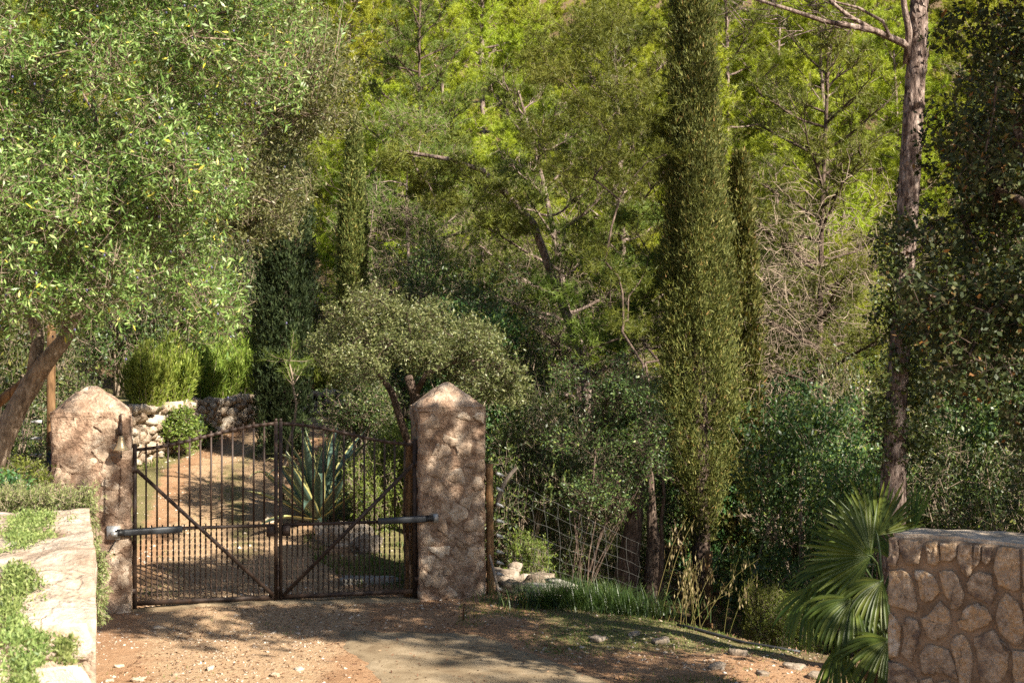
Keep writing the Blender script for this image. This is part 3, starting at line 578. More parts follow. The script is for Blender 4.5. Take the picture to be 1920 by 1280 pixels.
# sticks
def stick(name, label, pts, r, mat_, cat='stick'):
    pts = np.array(pts); g = G(); tube(g, pts - pts[0], np.linspace(r, r * .75, len(pts)), 7, True, 0, .15, 3); ob(name, g.mesh(name, mat_, True), None, label, cat, None, None, pts[0])
stick('leaning_stick', 'thin bare stick leaning against the foot of the right pillar', [P(940, 1132, 16.6), P(930, 1088, 16.75), P(918, 1040, 16.9)], .018, mt['grey_wood'])
stick('broken_branch', 'grey broken branch caught in the wire beside the round post', [P(931, 950, 17.2), P(939, 920, 17.2), P(950, 898, 17.2), P(968, 876, 17.2)], .030, mt['grey_wood'], 'branch')
stick('iron_stake', 'short rusty iron stake standing in the soil before right pillar', [P(869, 1162, 15.4) + (0, 0, -.05), P(869, 1140, 15.4), P(871, 1131, 15.4), P(874, 1133, 15.4)], .011, mt['chain'], 'stake')
# low pipe along the bank
q = [P(*a_) for a_ in ((1270, 1162, 15.2), (1300, 1168, 15.1), (1340, 1182, 14.9), (1390, 1196, 14.7), (1440, 1210, 14.5), (1500, 1225, 14.3))]
q = np.array([(a_[0], a_[1], gz1(a_[0], a_[1]) + .02) for a_ in q]); g = G(); tube(g, q - q[0], .016, 7); ob('water_pipe', g.mesh('water_pipe', mt['black'], True), None, 'dark plastic pipe lying along the edge of the bank', 'pipe', None, None, q[0])
# ------------------------------------------------------------------ foreground walls
def flip(gs):
    for V_ in gs.V: V_[:, 1] *= -1
    for l_ in (gs.Q, gs.T): l_[:] = [f[:, ::-1] for f in l_]
    return gs
def slab_mesh(name, corners, ztop, zbot, nu, nv, mat_, amp, seed, origin, edge=.06, bulge=0):
    """a wall block: plan quadrilateral corners (ccw from near-left), noisy top and sides, local to origin"""
    c = np.array(corners, float); g = G()
    def bil(s, t): return (c[0] * ((1 - s) * (1 - t))[:, None] + c[1] * (s * (1 - t))[:, None] + c[2] * (s * t)[:, None] + c[3] * ((1 - s) * t)[:, None])
    def grid(a_, b_, fn):
        s, t = np.meshgrid(np.linspace(0, 1, a_ + 1), np.linspace(0, 1, b_ + 1), indexing='ij'); v = fn(s.ravel(), t.ravel())
        i, j = np.meshgrid(np.arange(a_), np.arange(b_), indexing='ij'); k = (i * (b_ + 1) + j).ravel(); g.add(v, np.stack([k, k + b_ + 1, k + b_ + 2, k + 1], -1))
    zt = ztop if callable(ztop) else (lambda x_, y_: np.full(len(x_), ztop))
    def topf(s, t): q = bil(s, t); e = np.minimum(np.minimum(s, 1 - s), np.minimum(t, 1 - t)); return np.c_[q, zt(q[:, 0], q[:, 1]) + bulge * (np.minimum(e, .2) / .2) ** .5]
    grid(nu, nv, topf); nz = 16
    def side(fs):
        def f(s, t): q = bil(*fs(s)); return np.c_[q, zbot + (zt(q[:, 0], q[:, 1]) - zbot) * t]
        return f
    grid(nu, nz, side(lambda s: (s, 0 * s))); grid(nv, nz, side(lambda s: (0 * s + 1, s))); grid(nu, nz, side(lambda s: (1 - s, 0 * s + 1))); grid(nv, nz, side(lambda s: (0 * s, 1 - s)))
    V, F = weld(np.concatenate(g.V), np.concatenate(g.Q)); cc = np.array([c[:, 0].mean(), c[:, 1].mean(), V[:, 2].mean()])
    e = amp * fbm(V * 3.0, seed, 3) + amp * .6 * fbm(V * 11, seed + 3, 3); o = nrm(V - cc); o[:, :2] *= .8
    V = V + o * e[:, None]; return npmesh(name, V - np.array(origin), F, mat_, True)
# right wall
WA = np.array([2.385, 9.02]); WB = np.array([3.10, 8.545]); wu = nrm(WB - WA); wang = math.atan2(wu[1], wu[0]); wn = np.array([-wu[1], wu[0]])
t = thing('stone_wall', 'rubble stone wall with brown mortar at right beside the palm', 'wall', (*WA, 0), wang)
cr = [(0.006, .012), (1.9, .012), (1.9, .46), (0.006, .46)]
ob('wall_core', slab_mesh('wall_core', cr, lambda a_, b_: 1.775 + .014 * np.sin(a_ * 3) + .01 * fbm(np.c_[a_ * 5, b_ * 5, a_ * 0], 3, 3), -.1, 60, 16, mt['mortar'], .008, 4, (0, 0, 0)), t)
mt['coping'] = solid('pale_coping', [(0, (.32, .25, .18)), (.5, (.47, .385, .295)), (1, (.60, .51, .41))], 5, .93, .8, 35, .12, bdist=.02, fine=(70, .35))
ob('wall_coping', slab_mesh('wall_coping', [(0.03, .035), (1.9, .035), (1.9, .44), (0.03, .44)], lambda a_, b_: 1.80 + .012 * np.sin(a_ * 3) + .012 * fbm(np.c_[a_ * 5, b_ * 5, a_ * 0], 3, 3), 1.755, 60, 16, mt['coping'], .012, 6, (0, 0, 0)), t)
def uvw(cx_, cy_):
    px, py = 1640 + cx_ / 4, 960 + cy_ / 4; ray = P(px, py, 1) - np.array([0, 0, EYE]); n3 = np.array([wn[0], wn[1], 0]); s = ((np.array([*WA, 0]) - np.array([0, 0, EYE])) @ n3) / (ray @ n3)
    q = np.array([0, 0, EYE]) + ray * s; return ((q[:2] - WA) @ wu, q[2])
POLY = [[(185, 150), (340, 158), (360, 260), (330, 385), (245, 390), (190, 290)], [(98, 140), (165, 150), (185, 300), (160, 400), (98, 400)],
 [(385, 180), (470, 190), (490, 370), (450, 400), (400, 380), (385, 280)], [(490, 205), (610, 210), (615, 330), (560, 370), (495, 360)],
 [(630, 222), (730, 222), (745, 400), (705, 490), (660, 450), (620, 360)], [(745, 230), (800, 235), (790, 380), (740, 420)], [(810, 244), (885, 246), (870, 360), (835, 395), (805, 350)],
 [(930, 252), (1080, 256), (1090, 480), (1085, 570), (1020, 590), (930, 540), (895, 410)], [(97, 435), (205, 430), (270, 470), (315, 690), (305, 745), (180, 715), (97, 690)],
 [(305, 435), (370, 440), (440, 480), (485, 590), (440, 650), (385, 670), (345, 640), (325, 500), (300, 490)], [(490, 450), (580, 432), (630, 490), (668, 600), (660, 680), (610, 730), (565, 720), (570, 670), (520, 610)],
 [(720, 475), (800, 450), (870, 470), (890, 560), (915, 600), (870, 695), (780, 650), (705, 610), (695, 530)], [(985, 600), (1050, 660), (1110, 750), (1120, 900), (1085, 1005), (1000, 960), (935, 900), (910, 800), (925, 690)],
 [(1105, 600), (1210, 590), (1220, 760), (1125, 740)], [(95, 765), (130, 760), (195, 870), (190, 950), (170, 1080), (95, 1090)], [(220, 800), (265, 780), (325, 830), (345, 900), (320, 980), (270, 1130), (205, 1060), (215, 950)],
 [(350, 800), (400, 770), (490, 672), (555, 740), (575, 860), (540, 930), (450, 955), (380, 920)], [(640, 800), (690, 700), (770, 682), (840, 730), (882, 800), (850, 840), (720, 890), (640, 860), (615, 820)],
 [(745, 940), (890, 885), (940, 960), (1000, 1060), (1003, 1180), (930, 1290), (800, 1290), (775, 1180), (775, 1080)], [(580, 950), (660, 905), (720, 1000), (735, 1110), (720, 1300), (640, 1300), (620, 1200), (600, 1100), (572, 1000)],
 [(330, 1070), (395, 990), (480, 1005), (555, 1030), (600, 1140), (628, 1245), (560, 1230), (470, 1190), (440, 1220), (350, 1210)], [(95, 1115), (180, 1130), (280, 1195), (325, 1280), (300, 1330), (95, 1330)],
 [(1030, 1035), (1150, 1050), (1190, 1330), (1050, 1330), (1040, 1190)], [(480, 1270), (560, 1260), (600, 1340), (570, 1420), (470, 1400)], [(940, 950), (985, 985), (1022, 1050), (985, 1040)], [(345, 1250), (420, 1240), (455, 1340), (345, 1390)],
 [(1110, 270), (1260, 280), (1280, 560), (1120, 570)], [(1150, 800), (1290, 790), (1300, 1010), (1150, 1020)], [(1210, 1060), (1350, 1060), (1340, 1330), (1215, 1320)], [(1290, 300), (1420, 310), (1430, 720), (1300, 740)]]
for iy in range(4):
    for ix in range(8):
        x0 = 100 + ix * 190 + (iy % 2) * 60; y0 = 1440 + iy * 260
        POLY.append([(x0, y0), (x0 + 130, y0 - 20), (x0 + 160, y0 + 110), (x0 + 110, y0 + 215), (x0 - 5, y0 + 190)])
for k, pl_ in enumerate(POLY):
    uv = np.array([uvw(*c_) for c_ in pl_]); uv[:, 1] = np.maximum(np.minimum(uv[:, 1], 1.772), -.05); uv[:, 0] = np.maximum(uv[:, 0], .004)
    uv = uv[np.argsort(np.arctan2(uv[:, 1] - uv[:, 1].mean(), uv[:, 0] - uv[:, 0].mean()))] if k > 29 else uv[::-1]
    rg = ((1.02, -.3), (.98, .55), (.92, .95), (.6, 1.05), (.3, 1.0))
    ob('stone', flip(stone_poly(uv, .013, 50 + k, .03, 3, .05, .42, rg)).mesh('stone', mt['wstone'], False), t)
# left wall
LW = np.array([[-4.9, 6.6], [-2.03, 6.95], [-2.975, 10.0], [-5.3, 9.35]])
t = thing('stone_wall', 'pale sunlit stone wall with creeping plants on top at left', 'wall', (-3.4, 7.8, 0))
zt_ = lambda x_, y_: 1.83 - .17 * smooth(8.0, 6.85, y_) + .03 * fbm(np.c_[x_ * 2.4, y_ * 2.4, x_ * 0], 12, 4)
ob('wall_core', slab_mesh('wall_core', LW, zt_, -.1, 90, 110, mt['lime'], .018, 14, (-3.4, 7.8, 0)), t)
rng = np.random.default_rng(5)
fa, fb = LW[0], LW[1]; fu = nrm(fb - fa); fang = math.atan2(fu[1], fu[0]); L_ = np.linalg.norm(fb - fa)
rowsz = [(1.46, .2), (1.20, .26), (.96, .26), (.66, .28), (.36, .28), (.06, .26)]
for z0, hh in rowsz:
    u = L_ - .02
    while u > .2:
        w_ = rng.uniform(.20, .48); x1, x0 = u, max(u - w_, .02); u -= w_ + .025
        poly = [(x0 + rng.uniform(0, .05), z0 + rng.uniform(0, .05)), (x1 - rng.uniform(0, .04), z0 + rng.uniform(0, .04)), (x1, z0 + hh * .55), (x1 - rng.uniform(0, .07), z0 + hh - rng.uniform(.0, .05)), (x0 + rng.uniform(0, .07), z0 + hh - rng.uniform(0, .05)), (x0, z0 + hh * .5)]
        me_ = flip(stone_poly(poly, .022, abs(int(1000 * u + z0 * 77)), .04, 2, .06, .4)).mesh('stone', mt['limestone'], True)
        ob('stone', me_, t, loc=(fa[0] + 3.4, fa[1] - 7.8, 0), rot=(0, 0, fang))
# flat stones bedded on the top
pts = []
for tr in range(600):
    s_, t_ = rng.uniform(.25, .84), rng.uniform(.10, .88); q = (LW[0] * (1 - s_) * (1 - t_) + LW[1] * s_ * (1 - t_) + LW[2] * s_ * t_ + LW[3] * (1 - s_) * t_)
    if all(np.linalg.norm(q - p_) > .30 for p_ in pts): pts.append(q)
for k, q in enumerate(pts[:26]):
    V_, F_ = rock((rng.uniform(.22, .40), rng.uniform(.22, .40), .09), 300 + k, 6, .3, .3)
    ob('stone', npmesh('stone', V_, F_, mt['lime'], True), t, loc=(q[0] + 3.4, q[1] - 7.8, float(zt_(np.array([q[0]]), np.array([q[1]]))[0]) - .035), rot=(0, 0, rng.uniform(0, 6)))

# ------------------------------------------------------------------ dry stone terrace wall behind the gate
t = thing('terrace_wall', 'low dry stone terrace wall curving along the drive behind the gate', 'wall', (-5.5, 27, 0))
seg = np.linalg.norm(np.diff(WALLPATH, axis=0), axis=1); cum = np.r_[0, np.cumsum(seg)]
def wp(s): return np.array([np.interp(s, cum, WALLPATH[:, 0]), np.interp(s, cum, WALLPATH[:, 1])])
stones = [npmesh('stone', *rock((1, 1, 1), 400 + k, 2, .30, .72), mt['drystone'], False) for k in range(9)]
rng = np.random.default_rng(9); s0 = cum[1] - .6; s1 = cum[-2]; nst = 0
core = []
for s in np.linspace(s0, s1, 40):
    q = wp(s); d = nrm(wp(min(s + .1, s1)) - wp(s - .1)); nl = np.array([-d[1], d[0]]); core.append((q + nl * .16, gz1(*(q - nl * .3)) - .1))
    top = 1.86
V_ = np.concatenate([np.array([(q[0] + 5.5, q[1] - 27, z) for q, z in core]), np.array([(q[0] + 5.5, q[1] - 27, 1.84) for q, z in core]), np.array([(q[0] + 5.3, q[1] - 26.6, 1.86) for q, z in core])])
k = np.arange(39); ob('wall_core', npmesh('wall_core', V_, np.concatenate([np.stack([k, k + 1, k + 41, k + 40], -1), np.stack([k + 40, k + 41, k + 81, k + 80], -1)]), mt['core']), t)
s = s0
for row in range(6):
    s = s0 + rng.uniform(0, .1)
    while s < s1:
        w_ = rng.uniform(.14, .27); q = wp(s + w_ / 2); d = nrm(wp(min(s + w_ / 2 + .1, s1)) - wp(s + w_ / 2 - .1)); nl = np.array([-d[1], d[0]])
        base = gz1(*(q - nl * .35)); hgt = 1.93 - base; rows_ = max(2, round(hgt / .17))
        if row < rows_ and nst < 298:
            z = base + hgt * (row + .5) / rows_; hz = hgt / rows_
            last = row == rows_ - 1
            ob('stone', stones[rng.integers(9)], t, loc=(q[0] + nl[0] * .08 + 5.5 + rng.normal() * .02, q[1] + nl[1] * .08 - 27, z + rng.normal() * .025), rot=(rng.normal() * .25, rng.normal() * .22, math.atan2(d[1], d[0]) + rng.normal() * .3)).scale = (w_ * 1.1, rng.uniform(.3, .42), hz * rng.uniform(.85, 1.45)); nst += 1
        s += w_

# rocks: under the agave, beside the fence, on the drive
rr = np.random.default_rng(31); nrock = 0
def put_rock(label, p, size, rz=0, mat_='dryrock', cat='rock', group=None, res=5, amp=.4, sq=.5, sink=.25, nm='rock'):
    global nrock; nrock += 1
    V_, F_ = rock(size, 700 + nrock, res, amp, sq); return ob(nm, npmesh(nm, V_, F_, mt[mat_], False), None, label, cat, group, None, (p[0], p[1], p[2] + size[2] * (.5 - sink)), (0, 0, rz))
def onG(px, d): return atg(px, d)
put_rock('big pale boulder half buried below the agave', onG(648, 19.3), (.62, .42, .40), .3, 'drystone', sq=.25, amp=.55)
put_rock('brown squat boulder right of the pale one below agave', onG(688, 19.0), (.42, .38, .34), 1.0, sq=.25, amp=.5)
put_rock('low rock at the left foot of the agave', onG(612, 19.5), (.4, .35, .3), 2.0, 'drystone')
put_rock('flat pale stone lying in grass behind the right gate leaf', onG(690, 17.5), (.75, .3, .12), .2, 'slab')
put_rock('small pale stone beside the drive left of the agave', onG(508, 20.6), (.22, .2, .16), .2, 'drystone')
put_rock('flat stone at the foot of the round fence post', onG(958, 17.2), (.35, .3, .2), .4)
put_rock('long brown rock on top of the rubble heap by fence', onG(1010, 18.4) + (0, 0, .26), (.42, .3, .26), -.4)
put_rock('small round stone on the rubble heap by fence', onG(965, 18.3) + (0, 0, .28), (.18, .16, .13), .4)
put_rock('grey rock at the back of the rubble heap', onG(985, 18.7) + (0, 0, .15), (.6, .4, .3), .9)
put_rock('low grey rock in front of the rubble heap', onG(945, 18.0) + (0, 0, .02), (.5, .4, .3), .1)
for i, (px, py, sx) in enumerate([(1018, 1100, .55), (1022, 1116, .48), (1030, 1132, .45)]):
    d = 17.3 - i * .22; p = P(px, py, d); V_, F_ = rock((sx, .30, .07), 900 + i, 4, .12, .95); V_ *= (1.15, 1.15, 1.15)
    ob('stone_slab', npmesh('stone_slab', V_, F_, mt['slab'], False), None, ['uppermost pale slab of the low steps beside the grass clump', 'middle pale slab of the low steps beside the grass clump', 'lowest pale slab of the low steps beside the grass clump'][i], 'slab', 'pale slabs stepped down the bank', None, (p[0], p[1], p[2]), (0, 0, -.12))
V_, F_ = rock((.18, .62, .08), 960, 4, .12, .95); p = P(1052, 1096, 17.6); ob('stone_slab', npmesh('stone_slab', V_ * 1.15, F_, mt['slab'], False), None, 'narrow pale slab set crosswise behind the low steps', 'slab', None, None, tuple(p), (0, 0, .5))
for i, (px, d) in enumerate([(1385, 13.75), (1190, 14.5), (1490, 13.3), (1345, 13.1), (1430, 12.95), (1240, 14.2), (1120, 14.3), (1530, 13.0)]):
    put_rock('stone lying on the grassy bank right of the road', onG(px, d), rr.uniform(.5, 1, 3) * (.22, .18, .10), rr.uniform(0, 6), 'dryrock', 'stone', 'loose stones on the bank', 4, .35, .5, .3, 'stone')
for i, (px, d) in enumerate([(224, 13.25), (297, 15.0), (205, 12.75), (395, 13.1), (330, 12.9), (515, 12.85), (560, 13.1), (260, 12.8)]):
    put_rock('pale flat stone lying on the gravel before the gate', onG(px, d), rr.uniform(.55, 1, 3) * (.15, .11, .05), rr.uniform(0, 6), 'drystone', 'stone', 'loose stones on the drive', 4, .3, .5, .3, 'stone')

# gravel and fallen leaves
def scatter_pebbles(name, n, region, smin, smax, mat_, seed, label):
    rng = np.random.default_rng(seed); x_ = rng.uniform(region[0], region[1], n * 3); y_ = rng.uniform(region[2], region[3], n * 3)
    keep = (apron_in(x_, y_) < .4) & (vnoise(np.c_[x_ * 1.1, y_ * 1.1, x_ * 0], seed) + rng.uniform(-.8, .8, n * 3) > 0); x_, y_ = x_[keep][:n], y_[keep][:n]; n = len(x_)
    V0 = np.array([[1, 0, 0], [0, 1, 0], [-1, 0, 0], [0, -1, 0], [.3, .2, 1], [-.2, -.1, -1]], float); F0 = np.array([[0, 1, 4], [1, 2, 4], [2, 3, 4], [3, 0, 4], [1, 0, 5], [2, 1, 5], [3, 2, 5], [0, 3, 5]])
    sz = smin + (smax - smin) * rng.random(n) ** 3; a_ = rng.uniform(0, 6.28, n)
    V = V0[None] * (1 + .35 * rng.normal(size=(n, 6, 3))) * (sz[:, None] * np.stack([np.ones(n), rng.uniform(.6, 1, n), rng.uniform(.3, .6, n)], -1))[:, None]
    V = np.stack([V[..., 0] * np.cos(a_)[:, None] - V[..., 1] * np.sin(a_)[:, None], V[..., 0] * np.sin(a_)[:, None] + V[..., 1] * np.cos(a_)[:, None], V[..., 2]], -1)
    V = V + np.stack([x_, y_, gz(x_, y_)], -1)[:, None]; F = (F0[None] + 6 * np.arange(n)[:, None, None]).reshape(-1, 3)
    ob(name, npmesh(name, V.reshape(-1, 3), F, mat_), None, label, name.replace('_', ' '), None, 'stuff')
mt['pebble'] = leafm('pebble', [(0, (.19, .12, .08)), (.4, (.34, .25, .18)), (.8, (.50, .42, .33)), (1, (.66, .60, .52))], 0, (1, 1, 1), .9, .1, 0)
scatter_pebbles('gravel', 5500, (-4.9, -.6, 11.8, 17.5), .005, .026, mt['pebble'], 1, 'pale gravel strewn over the red soil before the gate')
scatter_pebbles('drive_gravel', 3600, (-6.0, -1.6, 16.2, 30), .008, .036, mt['pebble'], 2, 'gravel on the drive behind the gate')
scatter_pebbles('bank_gravel', 2500, (-.8, 4.2, 11.5, 16.5), .006, .03, mt['pebble'], 3, 'gravel scattered on the bank right of the road')
def litter(name, n, region, seed, label, L=(.02, .05)):
    rng = np.random.default_rng(seed); x_ = rng.uniform(region[0], region[1], n); y_ = rng.uniform(region[2], region[3], n); g = G()
    p = np.stack([x_, y_, gz(x_, y_) + .008], -1); d = runit(rng, n) * (1, 1, .25); N = nrm(rng.normal(size=(n, 3)) * .5 + (0, 0, 1)); l_ = rng.uniform(*L, n); leaves(g, p, d, N, l_, l_ * .4); ob(name, g.mesh(name, mt['litter']), None, label, 'fallen leaves', None, 'stuff')
litter('fallen_leaves', 9000, (-3.6, 4.6, 11.5, 16.6), 4, 'dry brown leaves fallen over the soil and road')
litter('leaf_litter', 6000, (-1, 9, 16.5, 30), 5, 'leaf litter on the floor of the gully', (.04, .10))

# ------------------------------------------------------------------ grass
def blades(g, rng, p, L, W, lean=.5, segn=2, mi=0, dirs=None):
    n = len(p); az = rng.uniform(0, 6.28, n); h = np.stack([np.cos(az), np.sin(az), 0 * az], -1) if dirs is None else dirs
    S = np.stack([-h[:, 1], h[:, 0], 0 * az], -1); L = np.broadcast_to(L, (n,))[:, None]; W = np.broadcast_to(W, (n,))[:, None]; lean = np.broadcast_to(lean, (n,))[:, None]
    rows = []
    for k in range(segn + 1):
        t = k / segn; c = p + np.array([0, 0, 1.]) * L * (t - .5 * lean * t * t) + h * L * lean * t ** 1.7; w_ = W * (1 - t) ** .7 / 2 + .0004
        rows += [c - S * w_, c + S * w_]
    V = np.stack(rows, 1); b = np.arange(n)[:, None] * (2 * segn + 2); k = np.arange(segn)[None] * 2
    g.add(V.reshape(-1, 3), np.stack([b + k, b + k + 1, b + k + 3, b + k + 2], -1).reshape(-1, 4), mi)
def grass(name, n, region, mask, L, W, mat_, seed, label, lean=.5, patch=1.2, thr=0.):
    rng = np.random.default_rng(seed); x_ = rng.uniform(region[0], region[1], n); y_ = rng.uniform(region[2], region[3], n)
    k = mask(x_, y_) * (vnoise(np.c_[x_ * patch, y_ * patch, x_ * 0], seed) * .7 + vnoise(np.c_[x_ * patch * 4, y_ * patch * 4, x_ * 0], seed + 1) * .5 + rng.uniform(-.4, .4, n) > thr); k = k > 0
    x_, y_ = x_[k], y_[k]; n = len(x_); g = G(); blades(g, rng, np.stack([x_, y_, gz(x_, y_) - .004], -1), rng.uniform(*L, n), W, rng.uniform(.1, 1.0, n) * lean * 2)
    ob(name, g.mesh(name, mat_), None, label, 'grass', None, 'stuff')
cre = lambda x_, y_: (x_ - .2) * .647 + (y_ - 16.4) * .765
grass('grass', 42000, (-.9, 4.2, 12.0, 17.2), lambda x_, y_: (apron_in(x_, y_) < .3) & (cre(x_, y_) < .8) & (x_ > -.6 + .8 * (14.2 - y_) * (y_ < 14.2)), (.015, .055), .006, mt['grass'], 1, 'short sparse grass on the bank right of the road', .6, 1.2, .12)
grass('verge_grass', 26000, (-3.8, -.9, 17.2, 24), lambda x_, y_: x_ > np.interp(y_, [16, 17.3, 18.5, 20, 22, 24], [-1.3, -1.9, -2.6, -3.0, -3.6, -3.9]), (.04, .13), .009, mt['grass'], 2, 'green grass on the verge round the agave behind the gate', .5, 1.0, .05)
grass('wall_grass', 16000, (-6.8, -2.6, 23, 31.6), lambda x_, y_: (np.abs(y_ - np.interp(x_, WALLPATH[:, 0], WALLPATH[:, 1]) + .55) < .5), (.05, .20), .012, mt['grass'], 3, 'green grass along the foot of the terrace wall', .5, 1.5, -.1)
grass('drive_grass', 9000, (-5.6, -3.2, 16.6, 24.5), lambda x_, y_: np.abs(x_ + 4.25 + (y_ - 17) * .07) < .28, (.02, .06), .008, mt['grass'], 4, 'thin strip of grass between the wheel tracks of the drive', .6, 1.4, .1)
grass('gully_grass', 20000, (-.2, 7, 16.6, 26), lambda x_, y_: cre(x_, y_) > .6, (.06, .28), .010, mt['grass'], 5, 'rough grass on the floor of the gully', .6, .6, .18)
grass('roadside_weeds', 5000, (-5.0, -1.0, 12.4, 16.0), lambda x_, y_: (apron_in(x_, y_) < .3), (.015, .045), .007, mt['grass'], 6, 'tiny weeds sprouting in the gravel before the gate', .6, 1.3, .75)

# dark grass clump on the bank
c0 = atg(1075, 16.25); rng = np.random.default_rng(8)
t = thing('grass_clump', 'big dark green arching grass clump at the edge of the bank', 'grass clump', c0)
g = G(); n = 2600; px_ = rng.normal(size=n) * .42 + .18; q = np.stack([px_, rng.normal(size=n) * .16 - .08 * px_, np.zeros(n) - .03 - .05 * px_], -1); blades(g, rng, q, rng.uniform(.22, .56, n) * (1 - .25 * np.abs(px_)), .009, rng.uniform(.3, 1.1, n), 4)
ob('blades', g.mesh('blades', mt['lush']), t)
# wild oats
def oats(label, base, n, seed, lean):
    rng = np.random.default_rng(seed); t = thing('wild_oats', label, 'wild oats', base, 0, 'wild oats by the short post'); g = G(); g2 = G()
    for k in range(n):
        a_ = rng.uniform(-.3, .3); H_ = rng.uniform(1.1, 1.95); ln = lean + rng.normal() * .15; s = np.linspace(0, 1, 9); b = np.array([rng.normal() * .22, rng.normal() * .12, 0])
        q = b + np.c_[ln * H_ * s ** 1.6, a_ * s, H_ * (s - .18 * s ** 3 * abs(ln))]; q[:, 2] -= .25 * np.clip(s - .75, 0, 1) * H_ * .8; tube(g, q, np.linspace(.0045, .002, 9), 4, False)
        m = 17; u = rng.uniform(.62, 1.0, m); p = np.stack([np.interp(u, s, q[:, i]) for i in range(3)], -1) + rng.normal(size=(m, 3)) * (.05, .03, .02)
        segs(g, p, p + np.c_[np.zeros((m, 2)), np.full(m, .05)] + rng.normal(size=(m, 3)) * .01, .001, .001); leaves(g2, p, np.c_[rng.normal(size=(m, 2)) * .2, -np.ones(m)], runit(rng, m), rng.uniform(.045, .08, m), .018, .4)
        blades(g2, rng, np.repeat(b[None], 4, 0), rng.uniform(.2, .5, 4), .008, .7, 3)
    ob('stems', g.mesh('stems', mt['oat']), t); ob('spikelets', g2.mesh('spikelets', mt['dry']), t)['kind'] = 'stuff'
oats('straw coloured wild oats left of the short weathered post', atg(1262, 17.6), 8, 1, .2); oats('straw coloured wild oats arching over the short weathered post', atg(1325, 17.8), 7, 2, .38)

# ------------------------------------------------------------------ foliage generators
def in_poly(p, poly):
    x_, y_ = p[:, 0], p[:, 1]; c = np.zeros(len(p), bool); q = np.roll(poly, -1, 0)
    for (x1, y1), (x2, y2) in zip(poly, q):
        k = ((y1 > y_) != (y2 > y_)); c ^= k & (x_ < (x2 - x1) * (y_ - y1) / (y2 - y1 + 1e-12) + x1)
    return c
def blobs_in(rng, poly, d0, d1, n, r0, r1, flat=.85):
    """clump centres filling an outline read off the picture, between two real distances"""
    poly = np.array(poly, float); q = rng.uniform(poly.min(0), poly.max(0), (n * 6, 2)); q = q[in_poly(q, poly)][:n]; d = rng.uniform(d0, d1, len(q)); r = rng.uniform(r0, r1, len(q))
    c = np.stack([(q[:, 0] - 960) / FPX * d, d, EYE - (q[:, 1] - 640) / FPX * d], -1); return np.c_[c, r, r, r * flat]
def foliage(g, gw, rng, blobs, ntw, tl, nl, L, W, up=.3, out=.7, rnd=.6, shell=.45, ang=.75, mid=.45, curl=.05, twig=.0025, twfrac=.3, nup=.6, inner=0):
    w_ = blobs[:, 3] ** 2; ix = rng.choice(len(blobs), ntw, p=w_ / w_.sum()); b = blobs[ix]; u = runit(rng, ntw); rad = shell + (1.02 - shell) * rng.random(ntw) ** .6
    base = b[:, :3] + u * b[:, 3:] * rad[:, None]; d = nrm(u * out + np.array([0, 0, up]) + rnd * rng.normal(size=(ntw, 3))); ln = tl * rng.uniform(.6, 1.3, ntw)
    if gw is not None:
        k = rng.random(ntw) < twfrac; segs(gw, (base - d * ln[:, None] * .8)[k], (base + d * ln[:, None])[k], twig, twig * .4)
    bi = np.repeat(np.arange(ntw), nl); m = len(bi); s = rng.uniform(.0, 1.0, m); D = d[bi]; p = base[bi] + D * (ln[bi] * s)[:, None]
    perp = nrm(np.cross(D, runit(rng, m))); ld = nrm(D * (1 - ang) + perp * ang + .15 * rng.normal(size=(m, 3))); N = nrm(rng.normal(size=(m, 3)) + np.array([0, 0, nup]))
    l_ = L * rng.uniform(.6, 1.25, m); leaves(g, p, ld, N, l_, l_ * (W / L) * rng.uniform(.8, 1.2, m), mid, curl); return base, d
def limbs(g, rng, trunk, rtop, blobs, rtip=.008, sides=6, wob=.12):
    """greedy branching from the end of a trunk polyline to every clump"""
    nodes = [np.array(p) for p in trunk]; par = [max(i - 1, 0) for i in range(len(nodes))]; nt_ = len(nodes)
    c = blobs[:, :3]; order = np.argsort(np.linalg.norm(c - nodes[-1], axis=1))
    for i in order:
        A_ = np.array(nodes[1:]) if len(nodes) > 1 else np.array(nodes); dd = np.linalg.norm(A_ - c[i], axis=1) + .25 * np.linalg.norm(A_ - nodes[nt_ - 1], axis=1); j = int(np.argmin(dd)) + (1 if len(nodes) > 1 else 0)
        L_ = np.linalg.norm(c[i] - nodes[j]); ns = max(2, int(L_ / .35)); prev = j
        for s in range(1, ns + 1):
            f = s / ns; p = nodes[j] * (1 - f) + c[i] * f + rng.normal(size=3) * wob * L_ * .3 * math.sin(f * math.pi); p[2] += .12 * L_ * math.sin(f * math.pi); nodes.append(p); par.append(prev); prev = len(nodes) - 1
    cnt = np.zeros(len(nodes)); leafc = np.ones(len(nodes))
    for i in range(len(nodes) - 1, 0, -1): leafc[par[i]] += leafc[i] * 1.0
    tot = max(leafc[nt_ - 1], 1); r = np.maximum(rtip, rtop * (leafc / tot) ** .45); r = np.minimum(r, rtop)
    idx = np.arange(nt_, len(nodes)); pa = np.array(par)[idx]; N_ = np.array(nodes)
    segs(g, N_[pa], N_[idx], np.minimum(r[pa], r[idx] * 1.25), r[idx], sides); return N_
def tree_obj(name, label, cat, base, g_wood, g_leaf, m_wood, m_leaf, group=None, wn_='trunk', ln_='crown'):
    t = thing(name, label, cat, base, 0, group); b = np.array(base)
    for g_, nm, m_ in ((g_wood, wn_, m_wood), (g_leaf, ln_, m_leaf)):
        if g_ is None or not g_.V: continue
        g_.V = [v - b for v in g_.V]; ob(nm, g_.mesh(nm, m_, nm == wn_), t)
    return t

